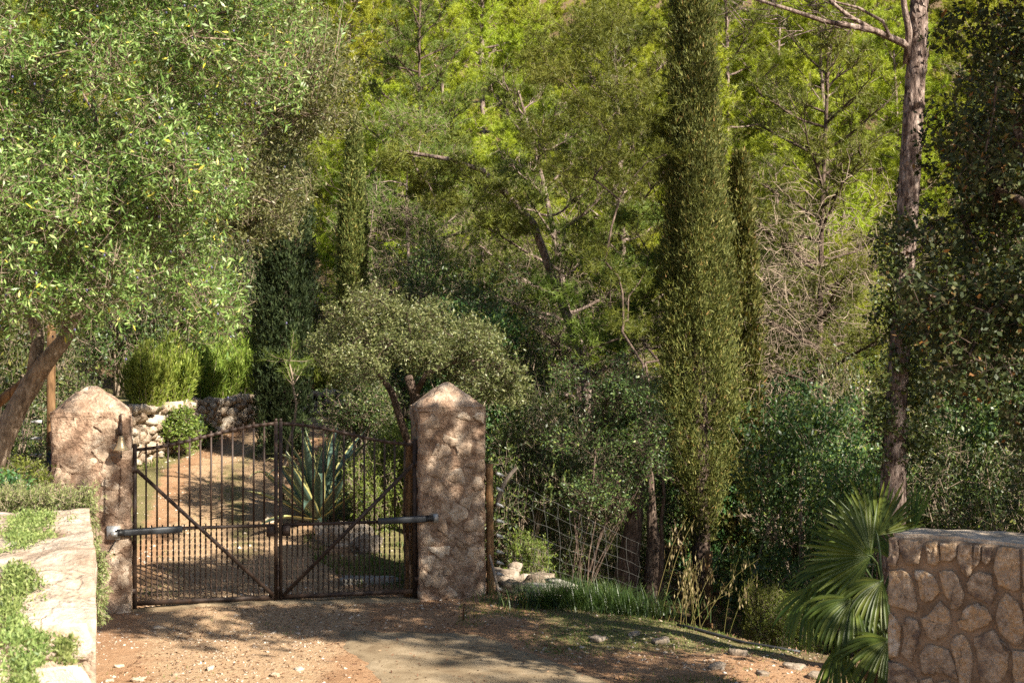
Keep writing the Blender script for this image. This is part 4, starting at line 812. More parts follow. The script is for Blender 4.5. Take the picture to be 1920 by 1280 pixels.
# ------------------------------------------------------------------ olives
rng = np.random.default_rng(11)
tr = np.array([[-5.25, 12.95, 0], [-4.95, 12.75, 1.1], list(P(-5, 845, 12.6)), list(P(35, 760, 12.6)), list(P(62, 715, 12.6)), list(P(85, 680, 12.6))])
gw = G(); gl = G(); tube(gw, tr, [.15, .125, .105, .095, .092, .07], 12, True, 0, .14, 2)
tube(gw, [tr[-2], P(72, 640, 12.8), P(55, 560, 13.1), P(40, 420, 13.2), P(20, 330, 13.2), P(10, 230, 13.2)], [.07, .06, .045, .035, .025, .008], 9, True, 0, .1, 3)
tube(gw, [tr[-2], tr[-1], P(118, 640, 12.6), P(165, 540, 12.9), P(200, 400, 13.1), P(180, 250, 13.1), P(165, 60, 13.1)], [.088, .08, .07, .05, .035, .025, .008], 9, True, 0, .1, 4)
oly = [(-150, -140), (545, -140), (545, -20), (520, 120), (505, 225), (435, 290), (395, 365), (330, 385), (430, 450), (455, 540), (440, 610), (330, 650), (200, 625), (60, 600), (-60, 640), (-150, 620)]
bl = blobs_in(rng, oly, 10.8, 13.4, 130, .18, .36, .8)
bl = np.r_[bl, blobs_in(rng, [(-60, 300), (300, 290), (430, 330), (380, 400), (300, 430), (-60, 430)], 10.7, 11.6, 18, .22, .36, .8)]
limbs(gw, rng, [P(85, 680, 12.6), P(150, 570, 12.4), P(170, 330, 12.3), P(60, 480, 12.7), P(40, 300, 12.5)], .05, bl, .006)
foliage(gl, gw, rng, bl, 14500, .17, 9, .058, .0155, .25, .6, .7, .35, .62, .5, .06, .003, .6, .7)
# long upright shoots at the top
sh = np.stack([P(rng.uniform(230, 640), rng.uniform(-60, 200), rng.uniform(11.6, 13.2)) for _ in range(130)]); d = nrm(np.array([.28, 0, 1]) + .28 * rng.normal(size=(130, 3))); ll = rng.uniform(.25, .6, 130)
segs(gw, sh, sh + d * ll[:, None], .004, .0015); bi = np.repeat(np.arange(130), 22); s = rng.random(len(bi)); perp = nrm(np.cross(d[bi], runit(rng, len(bi)))); leaves(gl, sh[bi] + d[bi] * (ll[bi] * s)[:, None], nrm(d[bi] * .6 + perp * .6), runit(rng, len(bi)), .055, .012)
t = tree_obj('olive_tree', 'large sunlit olive tree with leaning trunk at the left edge', 'olive tree', tr[0], gw, gl, mt['olive_bark'], mt['olive'])
q = bl[rng.integers(len(bl), size=420), :3] + rng.normal(size=(420, 3)) * .26; V0, F0 = cubesphere(2); V0 = nrm(V0) * (.0085, .0085, .012)
gb = G(); gb.add((V0[None] + q[:, None]).reshape(-1, 3) - tr[0], (F0[None] + len(V0) * np.arange(420)[:, None, None]).reshape(-1, 4)); o = ob('olives', gb.mesh('olives', mt['berry'], True), t); o['kind'] = 'stuff'
# support pole beside the trunk
stick('support_pole', 'slanting timber pole crossing behind the leaning olive trunk', [P(-60, 800, 13.2), P(0, 752, 13.2), P(52, 712, 13.2), P(75, 690, 13.2)], .055, mt['timber'], 'pole')

rng = np.random.default_rng(12); gw = G(); gl = G()
bl = blobs_in(rng, [(470, 40), (620, 60), (665, 150), (650, 210), (600, 270), (580, 370), (560, 420), (480, 445), (420, 400), (405, 330), (420, 200), (445, 90)], 19.2, 22.0, 80, .24, .48, .85)
tb = np.array([-8.3, 22.0, gz1(-8.3, 22.0)]); trk = [tb, tb + (.1, 0, 1.6), tb + (.5, -.1, 3.4), np.array([-6.6, 21.5, 4.6]), np.array([-5.3, 21.0, 5.2]), np.array([-4.4, 20.6, 5.5])]
tube(gw, trk, [.19, .16, .13, .10, .08, .06], 9, True, 0, .12, 2); limbs(gw, rng, trk, .07, bl, .008)
bl2 = np.array([[-7 + rng.normal() * .9, 21.5 + rng.normal() * .7, 5.8 + rng.normal() * .8, .5, .5, .4] for _ in range(14)]); limbs(gw, rng, trk[:4], .06, bl2, .008)
foliage(gl, gw, rng, np.r_[bl, bl2], 8000, .20, 9, .064, .020, .3, .6, .7, .35, .65, .5, .05, .003, .25, .6)
tree_obj('olive_tree', 'grey green wild olive tree hanging over the drive', 'olive tree', tb, gw, gl, mt['olive_bark'], mt['olive2'])

rng = np.random.default_rng(13); gw = G(); gl = G(); tb = atg(782, 19.8)
bl = blobs_in(rng, [(568, 630), (640, 570), (720, 548), (800, 585), (880, 590), (960, 645), (985, 715), (955, 765), (900, 735), (840, 690), (760, 690), (650, 720), (590, 690)], 18.6, 20.8, 85, .12, .27, .7)
trk = [tb, tb + (.0, 0, .9), P(778, 740, 19.8), P(765, 705, 19.7)]; tube(gw, trk, [.10, .08, .07, .06], 8, True, 0, .1, 3)
tube(gw, [tb + (0, 0, .9), P(735, 735, 19.5), P(705, 690, 19.4), P(680, 670, 19.4)], [.06, .05, .035, .02], 7); tube(gw, [P(778, 740, 19.8), P(800, 700, 19.6), P(850, 680, 19.6), P(905, 675, 19.5)], [.05, .04, .03, .02], 7)
limbs(gw, rng, trk + [P(705, 690, 19.4), P(850, 680, 19.6)], .035, bl, .006); foliage(gl, gw, rng, bl, 6000, .16, 8, .05, .017, .35, .5, .8, .1, .65, .5, .05, .0025, .4, .6)
tree_obj('olive_tree', 'small spreading olive tree behind the right gate pillar', 'olive tree', tb, gw, gl, mt['dark_bark'], mt['olive2'])

# ------------------------------------------------------------------ holm oak at the right
rng = np.random.default_rng(14); gw = G(); gl = G(); tb = np.array([5.4, 11.6, gz1(5.4, 11.6)])
bl = blobs_in(rng, [(1790, -260), (2040, -260), (2040, 800), (1925, 815), (1850, 790), (1790, 715), (1755, 650), (1740, 560), (1720, 450), (1745, 370), (1780, 300), (1800, 170), (1815, 60)], 10.4, 12.8, 100, .16, .36, .85)
hi = np.array([[rng.uniform(2.4, 6.2), rng.uniform(8.2, 12.0), rng.uniform(6.0, 9.4), 0, 0, 0] for _ in range(58)])  # unseen upper crown clumps, added to shade the gate and road
hi = np.r_[hi, np.array([[gx + .719 * hh_, gy - .695 * hh_, .7265 * hh_, 0, 0, 0] for gx, gy, hh_ in zip(rng.uniform(-4.4, -1.4, 24), rng.uniform(14.9, 15.9, 24), rng.uniform(8.6, 11.5, 24))])]; hi[:, 3:] = rng.uniform(.3, .5, (len(hi), 1))  # extra clumps set along sun rays to darken the ground before the gate
HIGH_OAK = hi
trk = [tb, tb + (-.1, 0, 1.6), tb + (-.3, -.1, 3.2), tb + (-.5, 0, 5.0), tb + (-.7, 0, 6.5)]; tube(gw, trk, [.24, .20, .17, .13, .10], 10, True, 0, .12, 5)
limbs(gw, rng, trk, .08, np.r_[bl, hi], .008); foliage(gl, gw, rng, bl, 5900, .15, 8, .052, .030, .2, .7, .6, .3, .7, .5, .08, .003, .3, .5); foliage(gl, gw, rng, hi, 3300, .2, 8, .095, .06, .2, .7, .6, .3, .7, .5, .08, .003, .3, .5)
tree_obj('holm_oak', 'dark leaved holm oak filling the right edge above the wall', 'oak tree', tb, gw, gl, mt['dark_bark'], mt['oak'])

# ------------------------------------------------------------------ cypresses
def cypress(seed, H, rad, base_z, n, mat_, bark, L=.11, W=.045, stems=1, prof=None):
    rng = np.random.default_rng(seed); g = G(); gw = G(); prof = prof or (lambda t: np.clip(np.minimum(.55 + 1.2 * t, 1.0) * (1 - np.clip(t - .55, 0, 1) / .47) ** .55, .02, 1))
    nl_ = 1 if rad < .45 else 8; j = np.where(rng.random(n) < (1.0 if nl_ == 1 else .36), 0, rng.integers(1, max(nl_, 2), n)); th = rng.uniform(0, .6) + np.arange(nl_ + 1) * 2.399; cj = np.r_[0, np.full(nl_, .50)]; rj = np.r_[1.0 if nl_ == 1 else .80, rng.uniform(.40, .58, nl_)]; tb_ = np.r_[0, rng.uniform(-.02, .38, nl_)]; tt_ = np.r_[1, rng.uniform(.55, .98, nl_)]
    u = rng.random(n) ** .88; t = tb_[j] + (tt_ - tb_)[j] * u; t = np.clip(t, 0, 1); az = rng.uniform(0, 2 * math.pi, n); taper = np.where(j == 0, 1.0, np.clip(np.sin(np.clip(u * 1.02 + .06, 0, 1) * math.pi), 0, 1) ** .45)
    lob = 1 + .24 * vnoise(np.c_[np.cos(az) * 2.1 + j * 7, np.sin(az) * 2.1, t * H * .6], seed) + .24 * vnoise(np.c_[np.cos(az) * 5 + j * 3, np.sin(az) * 5, t * H * 2.4], seed + 1)
    dens = vnoise(np.c_[np.cos(az) * 3.2 + j * 5, np.sin(az) * 3.2, t * H * 1.3], seed + 2); depth = 1 - .42 * rng.random(n) ** 2 ; keep = (dens > -.30) | (depth < .78); R_ = rad * prof(t); r = R_ * rj[j] * taper * lob * depth
    cx = .10 * rad * np.sin(t * 5 + seed); p = np.stack([R_ * cj[j] * np.cos(th[j]) + r * np.cos(az) + cx, R_ * cj[j] * np.sin(th[j]) + r * np.sin(az), base_z + t * (H - base_z)], -1)[keep]; o = np.stack([np.cos(az), np.sin(az), 0 * az], -1)[keep]; m = len(p)
    if stems > 1: p[:, 0] += np.where(rng.random(m) < .5, -.3, .32) * rad
    k = 5 if rad < .45 else 7; bi = np.repeat(np.arange(m), k); d = nrm(o[bi] * .45 + np.array([0, 0, .95]) + .42 * rng.normal(size=(m * k, 3))); l_ = L * rng.uniform(.6, 1.3, m * k)
    needles(g, p[bi] + rng.normal(size=(m * k, 3)) * .03, d, rng, l_, l_ * W / L)
    s = np.linspace(0, 1, 9)[:, None]; tube(gw, np.c_[.10 * rad * np.sin(s * 5 + seed), 0 * s, s * H * .93], (.14 * rad + .05) * (1 - s[:, 0] * .9), 9, True, 0, .1, seed)
    nb = 90; tt = rng.uniform(.03, .8, nb); aa = rng.uniform(0, 6.28, nb); zz = base_z * .6 + tt * (H - base_z); r2 = rad * prof(tt) * .85
    segs(gw, np.c_[0 * aa, 0 * aa, zz - .25], np.c_[np.cos(aa) * r2, np.sin(aa) * r2, zz + .35], .016, .005, 4)
    return gw.mesh('trunk', bark, True), g.mesh('crown', mat_)
def put(name, label, cat, meshes, base, rz=0, s=1, group=None):
    t = thing(name, label, cat, base, rz, group); t.scale = (s, s, s); ob('trunk', meshes[0], t); ob('crown', meshes[1], t); return t
cb = atg(1306, 22.0); bigc = cypress(1, 13.0, .80, 1.2, 29000, mt['cypress'], mt['dark_bark'], .075, .017, 1, lambda t: np.interp(t, [0, .05, .10, .18, .45, .65, .85, 1], [.25, .5, .78, .88, .66, .50, .36, .04]))
put('cypress', 'tall thick cypress column rising out of the gully', 'cypress tree', bigc, cb)
sc1 = cypress(2, 6.6, .30, .4, 10000, mt['cypress'], mt['dark_bark'], .08, .026)
cb2 = atg(1388, 22.7); t = put('cypress', 'slim cypress pressed against the right side of the tall one', 'cypress tree', sc1, cb2, 1.0, 1.1)
cb3 = np.array([-3.03, 27.2, gz1(-3.03, 27.2)]); put('cypress', 'slender sunlit cypress beyond the agave', 'cypress tree', sc1, cb3, 0, .92)
dk = cypress(4, 5.4, .36, .05, 10000, mt['cypress_shade'], mt['dark_bark'], .08, .027, 2, lambda t: np.clip(np.minimum(.8 + .8 * t, 1.0) * (1 - np.clip(t - .8, 0, 1) / .21) ** .5, .02, 1))
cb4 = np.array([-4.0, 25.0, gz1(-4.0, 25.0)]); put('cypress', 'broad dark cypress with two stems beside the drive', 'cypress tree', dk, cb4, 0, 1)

# ------------------------------------------------------------------ pines
def pine(seed, H, cb_, spread, m_leaf, nb=34, nn_=14, nl=(.13, .013), bare=.25, lean=0, bark='pine_bark', r0=None, dens=1.0, twigs=1.0):
    rng = np.random.default_rng(seed); gw = G(); g = G(); n = 12; s = np.linspace(0, 1, n); r0 = r0 or .016 * H + .04
    tp = np.c_[lean * H * s ** 1.3 + .02 * H * np.sin(s * 4 + seed) * s, .02 * H * np.cos(s * 3.3 + seed) * s, s * H]; tube(gw, tp, r0 * (1 - s) ** .75 + .02, 9, True, 0, .1, seed)
    T_P = []; T_D = []; S0 = []; S1 = []; R0 = []; R1 = []; W0 = []; W1 = []
    for i in range(nb):
        t = cb_ * .6 + (1 - cb_ * .6) * ((i + rng.random()) / nb) ** .95; tt = max(0., (t - cb_) / (1 - cb_)); az = i * 2.399 + rng.normal() * .4
        L = spread * ((.75 + .25 * math.sin(min(1, tt * 1.3 + .25) * math.pi)) * (1.03 - tt) ** .6) * rng.uniform(.7, 1.2) + .25; el = -.05 + .75 * tt + rng.normal() * .15
        o = np.array([np.interp(t, s, tp[:, k]) for k in range(3)]); h = np.array([math.cos(az), math.sin(az), 0]); m = 7; f = np.linspace(0, 1, m)
        q = o + h * (L * f * math.cos(el))[:, None] + np.c_[np.zeros(m), np.zeros(m), L * (f * math.sin(el) + .16 * f ** 2)] + np.cumsum(rng.normal(size=(m, 3)) * .045 * L / 2.5, 0) * (f > 0)[:, None]
        br = (.012 + .014 * L) * (1 - .3 * tt); rad = br * (1 - f) ** .8 + .006; S0 += list(q[:-1]); S1 += list(q[1:]); R0 += list(rad[:-1]); R1 += list(rad[1:])
        dead = tt < bare and (tt < bare * .4 or rng.random() < .55); ns = int(7 + 3.2 * L)
        for k in range(ns):
            u = rng.uniform(.22, 1.0); p = np.array([np.interp(u, f, q[:, c]) for c in range(3)]); dirb = nrm(q[min(int(u * 6) + 1, 6)] - q[int(u * 5.99)]); sd = (-1) ** k * rng.uniform(.5, 1.1)
            sdv = nrm(dirb * math.cos(sd) + np.cross((0, 0, 1), dirb) * math.sin(sd) + (0, 0, rng.uniform(-.05, .4))); sl = L * rng.uniform(.16, .34) * (1.15 - .5 * u) + .12
            e1 = p + sdv * sl * .5 + rng.normal(size=3) * .04 * sl; e2 = p + sdv * sl + (0, 0, .18 * sl) + rng.normal(size=3) * .07 * sl
            S0 += [p, e1]; S1 += [e1, e2]; R0 += [.011, .008]; R1 += [.008, .004]
            nt_ = max(3, int(sl * 13)); uu_ = rng.uniform(.2, 1.05, nt_); b = np.where((uu_ < .5)[:, None], p + (e1 - p) * (uu_ * 2)[:, None], e1 + (e2 - e1) * (uu_ * 2 - 1)[:, None])
            td = nrm(sdv * .7 + .75 * rng.normal(size=(nt_, 3)) + (0, 0, .3)); tl = rng.uniform(.10, .30, nt_)[:, None]; W0.append(b); W1.append(b + td * tl)
            kp = rng.random(nt_) < (.12 if dead else dens); T_P.append((b + td * tl)[kp]); T_D.append(td[kp])
            if not dead: T_P.append((b + td * tl * .5)[kp]); T_D.append(td[kp])
            else: W0.append(b + td * tl * .6); W1.append(b + td * tl * .6 + (runit(rng, nt_) * .8 + td * .5) * tl)
    segs(gw, np.array(S0), np.array(S1), np.array(R0), np.array(R1), 5, 0)
    W0 = np.concatenate(W0); W1 = np.concatenate(W1); kp = rng.random(len(W0)) < twigs; segs(gw, W0[kp], W1[kp], .0055, .0022, 3, 1)
    tp_ = np.concatenate(T_P); td_ = np.concatenate(T_D); bi = np.repeat(np.arange(len(tp_)), nn_); m = len(bi)
    needles(g, tp_[bi] + rng.normal(size=(m, 3)) * .012, nrm(td_[bi] * .75 + .62 * rng.normal(size=(m, 3))), rng, nl[0] * rng.uniform(.6, 1.2, m), nl[1])
    return gw.mesh('trunk', [mt[bark], mt['twig']], False), g.mesh('crown', mt[m_leaf])
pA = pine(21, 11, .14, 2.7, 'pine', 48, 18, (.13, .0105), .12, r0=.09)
pB = pine(22, 10.5, .03, 3.0, 'pine_lit', 50, 18, (.17, .0155), .0, r0=.08, twigs=.4)
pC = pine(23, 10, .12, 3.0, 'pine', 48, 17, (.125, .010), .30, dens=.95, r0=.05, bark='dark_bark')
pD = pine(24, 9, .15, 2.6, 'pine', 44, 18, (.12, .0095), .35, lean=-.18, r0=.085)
pE = pine(25, 8.5, .03, 2.7, 'pine_lit', 46, 18, (.17, .0155), .0, r0=.08, twigs=.4)
prng = np.random.default_rng(77)
def tangle(seed, n, sx, sy, sz):
    rng = np.random.default_rng(seed); g = G(); p = runit(rng, n) * rng.random((n, 1)) ** .4 * (sx, sy, sz); d = nrm(p * (1, 1, .3) + .5 * rng.normal(size=(n, 3)) + (0, 0, .1)); r = rng.uniform(.004, .010, n)
    for s in range(4):
        l_ = rng.uniform(.07, .22, (n, 1)); q = p + d * l_; segs(g, p, q, r, r * .75, 3); p = q; d = nrm(d + .45 * rng.normal(size=(n, 3)) + (0, 0, -.06)); r = r * .75
    return g.mesh('dry_twigs', mt['twig'])
tg = tangle(1, 300, 1.5, 1.0, 1.1)
def dry(t, px, py, d, s=1., rz=0):
    o = ob('dry_twigs', tg, t); p = P(px, py, d) - np.array(t.location); c_, s_ = math.cos(-t.rotation_euler.z), math.sin(-t.rotation_euler.z); k = 1 / t.scale[0]
    o.location = ((p[0] * c_ - p[1] * s_) * k, (p[0] * s_ + p[1] * c_) * k, p[2] * k); o.scale = (s, s, s); o.rotation_euler = (0, 0, rz)
def softpine(seed, H, w_, n, mat_):
    rng = np.random.default_rng(seed); gw = G(); g = G(); nb = 70; zz = rng.uniform(.12, 1, nb); k = np.sqrt(np.clip(1.05 - zz ** 2, .04, 1)) ; az = rng.uniform(0, 6.28, nb); rr_ = rng.random(nb) ** .5 * w_ / 2 * k; r = rng.uniform(.35, .75, nb)
    bl = np.c_[np.cos(az) * rr_, np.sin(az) * rr_, zz * H, r, r, r * .6]; s = np.linspace(0, 1, 8)[:, None]; tk = np.c_[.1 * np.sin(s * 6), .1 * np.cos(s * 5), s * H * .9]; tube(gw, tk, .075 * (1 - .85 * s[:, 0]), 7); limbs(gw, rng, list(tk), .022, bl, .006, 4)
    bi = rng.integers(nb, size=n); p = bl[bi, :3] + runit(rng, n) * bl[bi, 3:] * rng.random((n, 1)) ** .5; out = nrm(p - bl[bi, :3]); d = nrm(out * .6 + (0, 0, .5) + .6 * rng.normal(size=(n, 3))); segs(gw, p - d * .22, p, .0045, .002, 3, 1); b2_ = np.repeat(np.arange(n), 16); m = len(b2_)
    needles(g, p[b2_] - d[b2_] * rng.uniform(0, .10, (m, 1)), nrm(d[b2_] * .8 + .6 * rng.normal(size=(m, 3))), rng, .12 * rng.uniform(.6, 1.2, m), .0085); return gw.mesh('trunk', [mt['pine_bark'], mt['twig']]), g.mesh('crown', mt[mat_])
pF = softpine(31, 7.0, 4.2, 4000, 'pine'); pG = softpine(32, 6.5, 4.0, 4000, 'pine_lit')
def pinep(meshes, label, px, d, s=1., rz=None, group=None, name='pine_tree', dz=0):
    x_ = (px - 960) / FPX * d; return put(name, label, 'pine tree', meshes, (x_, d, gz1(x_, d) - .15 + dz), prng.uniform(0, 6.28) if rz is None else rz, s, group)
t = pinep(pD, 'dark leaning pine with bare lower limbs in the middle of the wood', 1130, 26.5, 1.0, 0); dry(t, 1120, 620, 25, .9, 1); dry(t, 1040, 520, 25.5, .8, 2)
t = pinep(pC, 'pine with a tangle of dry twigs right of the tall cypress', 1545, 25.0, 1.0, .5); dry(t, 1500, 520, 23.5, 1.05, 0); dry(t, 1590, 440, 23.8, 1.0, 2.4); dry(t, 1440, 590, 23.6, .9, 4); dry(t, 1430, 720, 23, .8, 5)
pinep(pA, 'shaded dense pine standing left of the tall cypress', 1165, 30.0, 1.0, 1.2)
t = pinep(pC, 'thin pine with pale twigs behind the small olive', 800, 33.0, .95, 2.0); dry(t, 780, 470, 31, 1.0, 0); dry(t, 900, 470, 30.5, 1.0, 3); dry(t, 720, 400, 31, .7, 1)
pinep(pE, 'low bright pine behind the slender sunlit cypress', 705, 36.0, .85, 3.0)
pinep(pF, 'soft green pine just right of the slender sunlit cypress', 770, 31.0, .95, 0)
pinep(pF, 'soft green pine above the small olive behind right pillar', 905, 29.0, .85, 1)
pinep(pF, 'soft green pine curtain left of the thick dark pines', 1050, 28.0, .9, 2)
pinep(pG, 'yellow green pine showing above the leaning pine', 1000, 34.0, 1.1, 2)
pinep(pF, 'soft green pine just right of the slim second cypress', 1450, 27.5, .95, 3)
pinep(pG, 'yellow green pine between the lentisk and bare limbed trunk', 1600, 29.0, 1.0, 4)
pinep(pG, 'yellow green pine left of the slender sunlit cypress', 590, 36.0, .9, 5)
ZONES = ((250, 'above the left gate pillar'), (520, 'behind the large olive'), (700, 'behind the wild olive'), (860, 'above the small olive'), (1020, 'left of the dark middle pines'), (1240, 'behind the dark middle pines'), (1420, 'behind the tall cypress'), (1650, 'between the tall cypress and the bare limbed pine'), (9999, 'behind the holm oak'))
def zone(x_, y_): return next(t_ for lim, t_ in ZONES if 960 + x_ / y_ * FPX < lim)
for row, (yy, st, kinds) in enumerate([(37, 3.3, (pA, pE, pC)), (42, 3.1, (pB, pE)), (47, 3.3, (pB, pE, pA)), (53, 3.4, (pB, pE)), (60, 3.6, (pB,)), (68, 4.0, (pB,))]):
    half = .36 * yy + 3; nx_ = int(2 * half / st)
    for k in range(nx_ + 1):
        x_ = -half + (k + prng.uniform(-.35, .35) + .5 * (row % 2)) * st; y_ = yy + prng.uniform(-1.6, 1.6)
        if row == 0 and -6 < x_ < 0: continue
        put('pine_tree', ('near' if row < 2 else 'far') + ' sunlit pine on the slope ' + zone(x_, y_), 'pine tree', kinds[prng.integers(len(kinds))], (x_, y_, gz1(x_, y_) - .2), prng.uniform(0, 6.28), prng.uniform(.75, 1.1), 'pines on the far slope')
# big pine trunk at the right with ivy and a bare limb
rng = np.random.default_rng(15); d = 17.0; tb = atg(1668, d); tb[2] -= .1; gw = G(); gl = G(); g2 = G()
q = [tb] + [P(px, py, d) for px, py in ((1672, 950), (1680, 800), (1690, 600), (1700, 400), (1714, 200), (1722, 60), (1726, -60), (1735, -260), (1742, -480))]
tube(gw, q, [.20, .155, .138, .132, .128, .12, .112, .105, .09, .06], 16, True, 0, .13, 6)
def limb(pts, r0, r1): tube(gw, pts, np.linspace(r0, r1, len(pts)), 7, True, 0, .1, 2)
limb([P(1712, 92, d), P(1690, 80, d - .1), P(1640, 58, d - .2), P(1590, 48, d - .3), P(1545, 40, d - .3), P(1480, 18, d - .4), P(1400, -6, d - .4)], .05, .018)
limb([P(1700, 120, d), P(1704, 60, d - .1), P(1695, 10, d - .2), P(1690, -60, d - .3)], .05, .03); limb([P(1640, 58, d - .2), P(1590, 30, d - .3), P(1560, 5, d - .3), P(1540, -20, d - .3)], .03, .015); limb([P(1668, 68, d - .2), P(1655, 40, d - .2), P(1610, 15, d - .3), P(1570, 5, d - .3), P(1530, -10, d - .3)], .022, .01)
bs = np.array([P(rng.uniform(1390, 1640), rng.uniform(-10, 60), d - .3) for _ in range(60)]); bd = nrm(np.array([-1, 0, .25]) + .5 * rng.normal(size=(60, 3))); segs(gw, bs, bs + bd * rng.uniform(.15, .45, (60, 1)), .007, .002, 4)
# plates of flaking bark
nb = 700; tt = rng.uniform(0, 8.9, nb); c = np.stack([np.interp(tt, np.arange(10), np.array(q)[:, k]) for k in range(3)], -1); rad = np.interp(tt, np.arange(10), [.20, .155, .138, .132, .128, .12, .112, .105, .09, .06]); az = rng.uniform(0, 6.28, nb)
o_ = np.stack([np.cos(az), np.sin(az), 0 * az], -1); leaves(gw, c + o_ * (rad * 1.01)[:, None] - (0, 0, .04), nrm(np.array([0, 0, 1]) + .2 * rng.normal(size=(nb, 3)) + o_ * .1), o_ + .2 * rng.normal(size=(nb, 3)), rng.uniform(.05, .13, nb), rng.uniform(.035, .07, nb), .5, -.05)
cr = np.array([[tb[0] + .8 + rng.normal() * 1.7, d + rng.normal() * 1.6, rng.uniform(8.4, 11.2), .6, .6, .4] for _ in range(36)] + [[rng.uniform(6.0, 8.0), rng.uniform(14.4, 16.2), rng.uniform(5.6, 7.6), .5, .5, .35] for _ in range(26)]); HIGH_PINE = cr; limbs(gw, rng, [q[-3], q[-2], q[-1]], .06, cr, .01)  # unseen crown clumps for shade; second group added to darken the gully bushes
bi = rng.integers(len(cr), size=3400); p = cr[bi, :3] + runit(rng, 3400) * cr[bi, 3:] * rng.uniform(.3, 1, (3400, 1)); b2_ = np.repeat(np.arange(3400), 12); needles(gl, p[b2_], nrm(np.array([0, 0, .4]) + rng.normal(size=(len(b2_), 3))), rng, .12, .012)
t = tree_obj('pine_tree', 'tall pine trunk with flaking bark and bare limb at right', 'pine tree', tb, gw, gl, mt['pine_bark'], mt['pine'])
iv = np.array([[*(P(rng.uniform(1640, 1730), py, d) + (0, rng.uniform(-.25, .05), 0)), .16, .16, .2] for py in np.r_[np.linspace(560, 860, 26), rng.uniform(400, 600, 8)]]); foliage(g2, None, rng, iv, 1500, .1, 6, .05, .035)
g2.V = [v - tb for v in g2.V]; ob('ivy', g2.mesh('ivy', mt['shrub']), t)

# two dark trunks in the gully and thin stems
def trunk_tree(label, px0, d, pts_px, r0, r1, mat_, crown=None, seed=0, name='pine_tree', cat='pine tree', leafmat='pine'):
    rng = np.random.default_rng(seed); tb = atg(px0, d); tb[2] -= .1; pts = np.array([tb] + [P(a_, b_, d) for a_, b_ in pts_px]); gw = G(); tube(gw, pts, r1 + (r0 - r1) * (1 - np.linspace(0, 1, len(pts))) ** 1.8, 14, True, 0, .16, seed); gl = None
    if crown is not None:
        gl = G(); limbs(gw, rng, list(pts), .02, crown, .005); n = 40 * len(crown); bi = rng.integers(len(crown), size=n); p = crown[bi, :3] + runit(rng, n) * crown[bi, 3:] * rng.uniform(.3, 1, (n, 1)); b2_ = np.repeat(np.arange(n), 17); needles(gl, p[b2_], nrm(np.array([0, 0, .35]) + rng.normal(size=(len(b2_), 3))), rng, .115, .009)
    return tree_obj(name, label, cat, tb, gw, gl, mat_, mt[leafmat])
rng = np.random.default_rng(16)
cr = blobs_in(rng, [(1010, 20), (1245, 20), (1250, 250), (1245, 640), (1150, 620), (1090, 420), (1010, 330), (970, 200), (990, 60)], 21.0, 24.0, 85, .3, .5, .6)
trunk_tree('big dark pine with thick furrowed trunk beside the grass clump', 1172, 19.9, [(1175, 1080), (1185, 1000), (1195, 930), (1204, 850), (1206, 790), (1203, 740)], .245, .03, mt['dark_bark'], cr, 3)
cr = blobs_in(rng, [(1020, 420), (1230, 380), (1240, 640), (1100, 660), (1000, 560)], 22.5, 25.5, 34, .25, .5, .6)
trunk_tree('second dark pine trunk just right of the thickest one', 1222, 20.4, [(1224, 1090), (1226, 1020), (1222, 960), (1220, 900), (1216, 850), (1212, 810)], .18, .03, mt['dark_bark'], cr, 5)
trunk_tree('thin bare pole-like trunk right of the two dark pines', 1241, 19.6, [(1239, 1090), (1242, 1030), (1240, 980), (1245, 930), (1243, 890), (1249, 850)], .05, .02, mt['dark_bark'], None, 7, 'thin_trunk', 'tree trunk')
q = [P(*a_) for a_ in ((1096, 672, 24.5), (1075, 622, 24.5), (1045, 545, 24.4), (1000, 420, 24.2), (960, 375, 24.0), (905, 320, 23.8), (850, 300, 23.6), (760, 285, 23.5))]
pts = np.array([[q[0][0] + .3, 24.6, gz1(q[0][0] + .3, 24.6)], q[0] + (.1, 0, -1.4)] + q); gw = G(); gl = G(); tube(gw, pts - pts[0], np.linspace(.11, .03, len(pts)), 9, True, 0, .12, 4)
cr = blobs_in(rng, [(700, 260), (850, 250), (980, 330), (1040, 460), (960, 440), (860, 400), (740, 360)], 23.2, 24.8, 40, .2, .4, .6); cr2 = cr.copy(); cr2[:, :3] -= pts[0]; limbs(gw, rng, list((pts - pts[0])[4:]), .03, cr2, .006)
n = 1900; bi = rng.integers(len(cr), size=n); p = cr[bi, :3] + runit(rng, n) * cr[bi, 3:] * rng.uniform(.3, 1, (n, 1)); b2_ = np.repeat(np.arange(n), 12); needles(gl, p[b2_] - pts[0], nrm(np.array([0, 0, .3]) + rng.normal(size=(len(b2_), 3))), rng, .11, .012)
t = thing('pine_tree', 'crooked pine leaning far to the left over the small olive', 'pine tree', pts[0]); ob('trunk', gw.mesh('trunk', mt['pine_bark'], True), t); ob('crown', gl.mesh('crown', mt['pine']), t)
limbq = [P(*a_) for a_ in ((1235, 40, 21.5), (1140, 52, 21.4), (1060, 62, 21.3), (1000, 78, 21.2), (930, 95, 21.1))]

